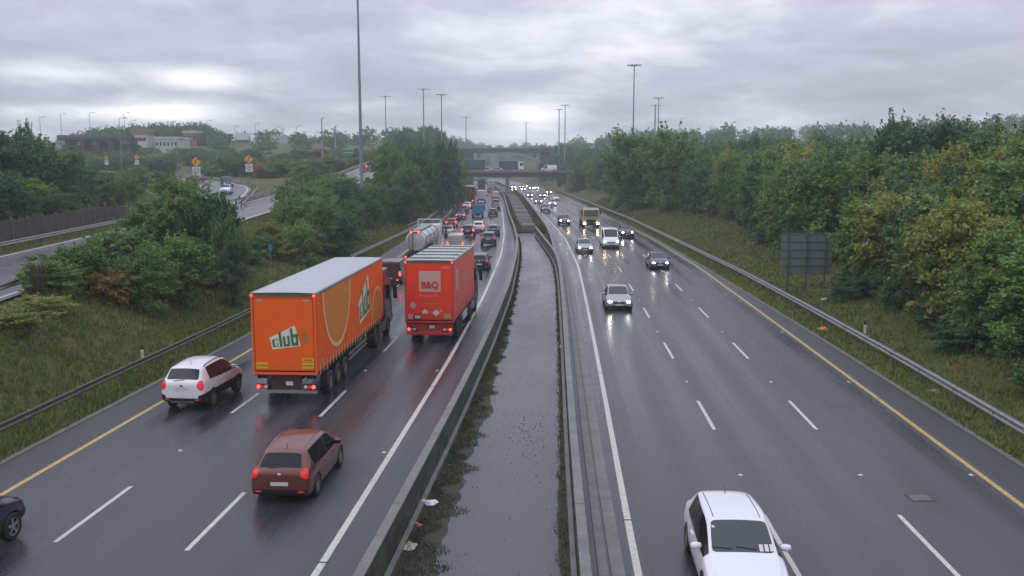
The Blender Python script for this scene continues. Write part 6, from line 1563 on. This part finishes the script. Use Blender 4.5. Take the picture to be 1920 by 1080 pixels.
def simple_truck(name, label, x, y, sign, L_, W, z0, z1, boxm, cabm, cabh=2.6, roofm=None, corr=0, lit=None, hd=None, z=0, tail=True, open_top=False, cat='lorry', roof_only=False):
    """box body behind a cab; local +Y is forward, rear at 0"""
    c = WL if sign > 0 else WR
    r = empty(name, (x, y, z), heading(c, y, sign) if hd is None else hd, label, cat); P = lambda nm, b, mt: b.build(nm, mt, r); hw = W / 2
    if not open_top:
        P('box_body', MB().box((-hw, 0, z0), (hw, L_, z1)), boxm)
        P('roof_panel', MB().box((-hw + .03, .03, z1 + .002), (hw - .03, L_ - .03, z1 + .04)), roofm or boxm)
        P('door_bars', MB().box((-.45, -.03, z0 + .1), (-.4, -.002, z1 - .1)).box((.4, -.03, z0 + .1), (.45, -.002, z1 - .1)).box((-.02, -.015, z0 + .05), (.02, -.002, z1 - .05)), M['steel'])
        if corr:
            for s in (-1, 1):
                for k in range(corr): P('corrugation', MB().box((s * (hw + .015) - .012, .2 + k * (L_ - .4) / corr, z0 + .15), (s * (hw + .015) + .012, .2 + (k + .5) * (L_ - .4) / corr, z1 - .15)), boxm)
            for k in range(6): P('corrugation', MB().box((-hw + .15 + k * (W - .3) / 6, -.026, z0 + .2), (-hw + .15 + (k + .5) * (W - .3) / 6, -.003, z1 - .2)), boxm)
            for kx in (-.6, .05, .65): P('hinge_plate', MB().box((kx, -.05, z0 + 1.4), (kx + .16, -.028, z0 + 1.55)), M['bq_pale'])
    else:
        P('tipper_bed', MB().box((-hw, 0, z0), (hw, L_, z0 + .12)).box((-hw, 0, z0 + .121), (-hw + .06, L_, z1)).box((hw - .06, 0, z0 + .121), (hw, L_, z1)).box((-hw + .061, 0, z0 + .121), (hw - .061, .06, z1)).box((-hw + .061, L_ - .06, z0 + .121), (hw - .061, L_, z1 + .25)), boxm)
        P('load', MB().box((-hw + .07, .08, z0 + .13), (hw - .07, L_ - .08, z1 - .12)), M['rust'])
        for k in range(5): P('side_rib', MB().box((hw + .001, .2 + k * (L_ - .5) / 4, z0), (hw + .05, .28 + k * (L_ - .5) / 4, z1)).box((-hw - .05, .2 + k * (L_ - .5) / 4, z0), (-hw - .001, .28 + k * (L_ - .5) / 4, z1)), boxm)
    b = MB(); y0 = L_ + .15; prof = [(y0, .55), (y0, cabh), (y0 + 1.0, cabh), (y0 + 1.45, cabh - .25), (y0 + 1.72, 1.5 * cabh / 2.6), (y0 + 1.8, .5), (y0 + .4, .5)]; n = len(prof); hc = hw * .97
    for s in (-1, 1):
        for yy, zz in prof: b.v.append((s * hc, yy, zz))
    b.f = [tuple(range(n)), tuple(range(n, 2 * n))[::-1]] + [(i, i + n, (i + 1) % n + n, (i + 1) % n) for i in range(n)]; b.m = [0] * len(b.f)
    bevel(P('cab', b, cabm), .06, 2)
    za, zb_ = 1.5 * cabh / 2.6, cabh - .25
    P('windscreen', MB().add([(-hc * .9, y0 + 1.735, za + .04), (hc * .9, y0 + 1.735, za + .04), (hc * .88, y0 + 1.485, zb_ - .06), (-hc * .88, y0 + 1.485, zb_ - .06)], [(0, 1, 2, 3)]), M['screen_glass'])
    P('bumper', MB().box((-hc, y0 + 1.78, .42), (hc, y0 + 1.9, .78)), M['black']); P('grille', MB().box((-hc * .6, y0 + 1.76, .85), (hc * .6, y0 + 1.82, 1.3)), M['black'])
    for s in (-1, 1):
        P('side_window', MB().box((s * hc - .005, y0 + .5, za + .05), (s * hc + .01, y0 + 1.35, zb_ - .1)), M['glass'])
        P('headlight', MB().box((s * hc * .82 - .14, y0 + 1.88, .62), (s * hc * .82 + .14, y0 + 1.93, .84)), M[lit] if lit else M['lamp_head'])
        P('mirror', MB().box((s * (hc + .2) - .09, y0 + 1.4, zb_ - .75), (s * (hc + .2) + .09, y0 + 1.52, zb_ - .15)), M['black'])
        P('tail_light', MB().box((s * hc * .8 - .12, -.06, z0 - .28), (s * hc * .8 + .12, -.01, z0 - .12)), M['lamp_red_lit'] if tail == 'lit' else M['lamp_red'])
    P('chassis_frame', MB().box((-.45, .05, z0 - .4), (.45, y0 + .5, z0 - .002)), M['black'])
    wr = .36 if z0 < 1 else .48
    wheel_pair(r, hw - .16, 1.3, wr, .4); wheel_pair(r, hw - .16, y0 + .85, wr, .3)
    if L_ > 9: wheel_pair(r, hw - .16, 2.65, wr, .4); wheel_pair(r, hw - .16, L_ - 1.5, wr, .4)
    return r
M['brown_box'] = mat('brown_container', (.20, .05, .03), .55, noise=(1.5, .5, (.10, .03, .02))); M['tan_roof'] = mat('tan_roof', (.42, .30, .18), .5); M['box_green'] = mat('dark_green_curtain', (.03, .09, .085), .45); M['box_navy'] = mat('navy_curtain', (.045, .06, .10), .45); M['box_white'] = mat('white_box', (.62, .63, .62), .4)
simple_truck('container_lorry', 'brown ribbed container lorry with a tan roof in the left lane', -10.1, 213, 1, 11.5, 2.5, 1.25, 4.25, M['brown_box'], M['paint_maroon'], 3.0, M['tan_roof'], corr=12, tail='lit')
simple_truck('tipper_truck', 'small bright blue open tipper truck in the middle lane', -6.05, 160, 1, 3.4, 2.0, .85, 1.75, P_('blue_body', (.045, .19, .36)), M['blue_body'], 2.3, open_top=True)
simple_truck('box_van', 'silver box van in the middle lane ahead of the dark navy car', -7.6, 226, 1, 4.2, 2.1, .9, 2.9, M['box_white'], M['paint_white'], 2.4, cat='van')
simple_truck('box_lorry', 'pale grey lorry under the bridge in the right-hand lane', -7.2, 318, 1, 8, 2.5, 1.1, 3.9, M['box_white'], M['paint_white'], 3.0)
simple_truck('box_lorry', 'dark lorry under the bridge beside the pale grey one', -10.8, 322, 1, 8, 2.5, 1.1, 4.1, M['box_navy'], M['paint_black'], 3.0)
simple_truck('tipper_truck', 'beige tipper lorry with lit headlights behind the white van', 11.65, 141.5, -1, 4.8, 2.45, 1.15, 2.5, M['paint_beige'], P_('paint_khaki', (.30, .27, .15)), 3.0, lit='lamp_head_warm', open_top=True)
# on the bridge
simple_truck('box_lorry', 'dark green box lorry on the bridge, heading left', -8.9, 303.2, 1, 7.0, 2.5, 1.2, 4.0, M['box_green'], M['paint_white'], 3.3, M['box_white'], hd=R(90), z=6.95)
simple_truck('box_lorry', 'dark grey curtain lorry on the bridge with a white front end, heading right', -4.4, 308.0, 1, 6.4, 2.5, 1.2, 3.6, M['box_navy'], M['paint_white'], 3.3, M['box_white'], hd=R(-90), z=6.95)
car('van', 12.2, 303.2, 1, 'paint_white', 'white van on the bridge right of the lorries', 'van', hd=R(90), z=6.95)
car('hatch', -8.3, 307.8, 1, 'paint_white', 'white car on the bridge close behind the green lorry', hd=R(-90), z=6.95); car('saloon', -5.0, 303.2, 1, 'paint_silver', 'silver car on the bridge between the two lorries', hd=R(90), z=6.95)
for r_ in proto.values(): drop_tree(r_)
# high far structures at the left: factory, elevated road, hall
def factory(px0, px1, pyt, pyb, y, m, rm, label, roofh=1.0, wins=5):
    xa, za = top_at(px0, pyt, y); xb, zb = top_at(px1, pyb, y); w = (xb - xa) / 2; z0 = min(zb, tz((xa + xb) / 2, y)) - 1
    r = empty('factory_building', ((xa + xb) / 2, y, z0), 0, label, 'building'); h = za - z0
    MB().box((-w, 0, -3), (w, 14, h - roofh)).build('wall', m, r); MB().box((-w - .3, -.3, h - roofh + .002), (w + .3, 14.3, h)).build('roof', rm, r)
    for k in range(wins):
        x = -w + (k + .5) * 2 * w / wins; wd = MB().box((x - w / wins * .5, -.06, h - roofh - 2.6), (x + w / wins * .5, -.002, h - roofh - 1.2)).build('window', M['glass'], r)
M['brick_far'] = mat('red_brown_cladding', (.20, .11, .085), .7); M['clad_white'] = mat('white_cladding', (.42, .43, .41), .5)
factory(247, 276, 241, 262, 385, M['clad_white'], M['brick_far'], 'pale building with a red brown top on the far left rise', 2.5, 3)
factory(290, 333, 256, 272, 360, M['clad_white'], M['clad_white'], 'low long white building below the far left wood', 1.0, 6)
factory(343, 368, 245, 260, 390, M['brick_far'], M['clad_white'], 'small red brown building beside the hilltop wood', 1.0, 3)
def long_deck():
    y = 300; xa, za = top_at(118, 254, y); xb, zb = top_at(262, 262, y)
    r = empty('viaduct', (xa, y, 0), 0, 'long low grey viaduct crossing far behind the trees at the left', 'bridge'); w = xb - xa
    MB().box((0, -4, za - 1.6), (w, 4, za - .75)).build('deck', M['concrete_dark'], r); MB().box((0, -4.2, za - .748), (w, -4.003, za)).build('parapet', M['steel_dull'], r)
    for k in range(5): x = w * (k + .5) / 5; MB().box((x - .5, -3, -10), (x + .5, 3, za - 1.602)).build('pier', M['concrete_dark'], r)
    MB().box((0, -1, -4), (w, 1, za - 3.2)).build('retaining_face', M['concrete_dark'], r)
long_deck()
def hall():
    y = 420; xa, za = top_at(492, 254, y); xb, zb = top_at(570, 262, y); z0 = tz((xa + xb) / 2, y)
    r = empty('long_wall', ((xa + xb) / 2, y, z0), 0, 'long pale green grey wall on the skyline left of the tallest mast', 'wall'); w = (xb - xa) / 2
    for k in range(8): MB().box((-w + k * w / 4 + .05, 0, -2), (-w + (k + 1) * w / 4 - .05, .5, za - z0)).build('wall_panel', mat('pale_green_panel', (.35, .42, .36), .5) if k == 0 else bpy.data.materials['pale_green_panel'], r)
hall()
for px, lb, m1, m2 in ((436, 'dark lorry on the far skyline road at the left', M['box_navy'], M['paint_white']), (466, 'white lorry on the far skyline road, right of the dark one', M['box_white'], M['paint_white'])):
    y = 405; x, zt_ = top_at(px, 251, y); simple_truck('box_lorry', lb, x, y, 1, 5.5, 2.5, 1.1, 3.8, m1, m2, 2.8, hd=R(90), z=zt_ - 3.8)
# ------------------------------------------------------------------ air
hz = MB().box((-1650, -80, -4.5), (1650, 2650, 58)).build('haze', bpy.data.materials.new('damp_air')); hm = hz.data.materials[0]; hm.use_nodes = True
nt = hm.node_tree; nt.nodes.clear(); ho = nt.nodes.new('ShaderNodeOutputMaterial'); pv = nt.nodes.new('ShaderNodeVolumePrincipled')
pv.inputs['Color'].default_value = (.86, .95, .97, 1); pv.inputs['Density'].default_value = .00055; nt.links.new(pv.outputs[0], ho.inputs['Volume'])
tag(hz, 'thin damp haze over the whole motorway', kind='stuff')

# ------------------------------------------------------------------ labels of repeats: each told by colour, place along the road and order
ORD = ['first', 'second', 'third', 'fourth', 'fifth', 'sixth', 'seventh', 'eighth', 'ninth', 'tenth', 'eleventh', 'twelfth', 'thirteenth', 'fourteenth', 'fifteenth', 'sixteenth', 'seventeenth', 'eighteenth', 'nineteenth', 'twentieth']
ORD += ['twenty-' + q for q in ORD[:9]] + ['thirtieth'] + ['thirty-' + q for q in ORD[:9]]
HUE = {'green_leaves': 'mid green', 'dark_green_leaves': 'dark green', 'yellow_green_leaves': 'yellow green', 'autumn_leaves': 'orange brown', 'bright_green_leaves': 'bright green'}
def relabel(group, noun, key, sections, order):
    mem = sorted([o for o in bpy.data.objects if o.parent is None and o.get('group') == group], key=key); cnt = {}
    for o in mem:
        c = o if o.type == 'MESH' else next((q for q in o.children if q.name.startswith('crown')), None)
        h = HUE.get(c.material_slots[0].material.name, 'green') if c else ''
        k = key(o); sec = next(nm for lim, nm in sections if k < lim); i = cnt.get((h, sec), 0); cnt[(h, sec)] = i + 1
        o['label'] = ' '.join(('%s %s %s %s, %s' % (ORD[i % 39], h, noun, sec, order)).split())
byY = lambda o: o.location.y; byX = lambda o: math.atan2(o.location.x, o.location.y)
SEC = [(66, 'from right edge to big sign'), (95, 'beyond big sign'), (130, 'opposite white van'), (175, 'opposite tipper'), (235, 'before bridge'), (9999, 'at bridge')]
relabel(gA, 'front row tree', byY, SEC, 'right bank, going away'); relabel(gB, 'second row tree', byY, SEC, 'right bank, going away'); relabel(gC, 'back row tree', byY, SEC, 'right bank, going away')
relabel('undergrowth bushes under the right bank trees', 'bush', byY, SEC, 'foot of right bank, going away')
relabel(gD, 'tree', byY, [(350, 'just past the bridge'), (400, 'between the two bridges'), (9999, 'past the arch bridge')], 'right side, going away')
relabel('trees beyond the bridge on the left', 'tree', byY, [(350, 'just past the bridge'), (400, 'between the two bridges'), (9999, 'past the arch bridge')], 'left side, going away')
ALL = [(9999, '')]
relabel('trees of the belt between mast and bridge', 'tree from the left in the tall belt', byX, ALL, 'between tallest mast and bridge')
relabel('trees of the middle clump hiding the slip road', 'tree from the left in the middle clump', byX, ALL, 'left of tallest mast')
relabel('dark trees over the timber fence', 'tree from the left over the timber fence', byX, ALL, 'left picture edge')
relabel('bushes in front of the left tree belt', 'bush on left bank', byY, [(200, 'before tree belt'), (9999, 'near bridge')], 'going away')
relabel('trees between fence and loop road', 'tree from the left', byX, ALL, 'between timber fence and loop road')
relabel('trees between loop and slip road', 'small tree', byY, ALL, 'between loop road and climbing slip road, going away')
relabel('bushes and trees behind the loop road', 'growth from the left', byX, [(R(-26), 'beyond fence'), (R(-21), 'behind small yellow signs'), (R(-16.5), 'behind loop bend'), (9999, 'behind slip road cars')], 'hazy slope')
for i, o in enumerate(sorted([o for o in bpy.data.objects if o.get('group') == 'distant street lamps on the left skyline'], key=byX)): o['label'] = '%s thin street lamp from the left on the far left skyline' % ORD[i]
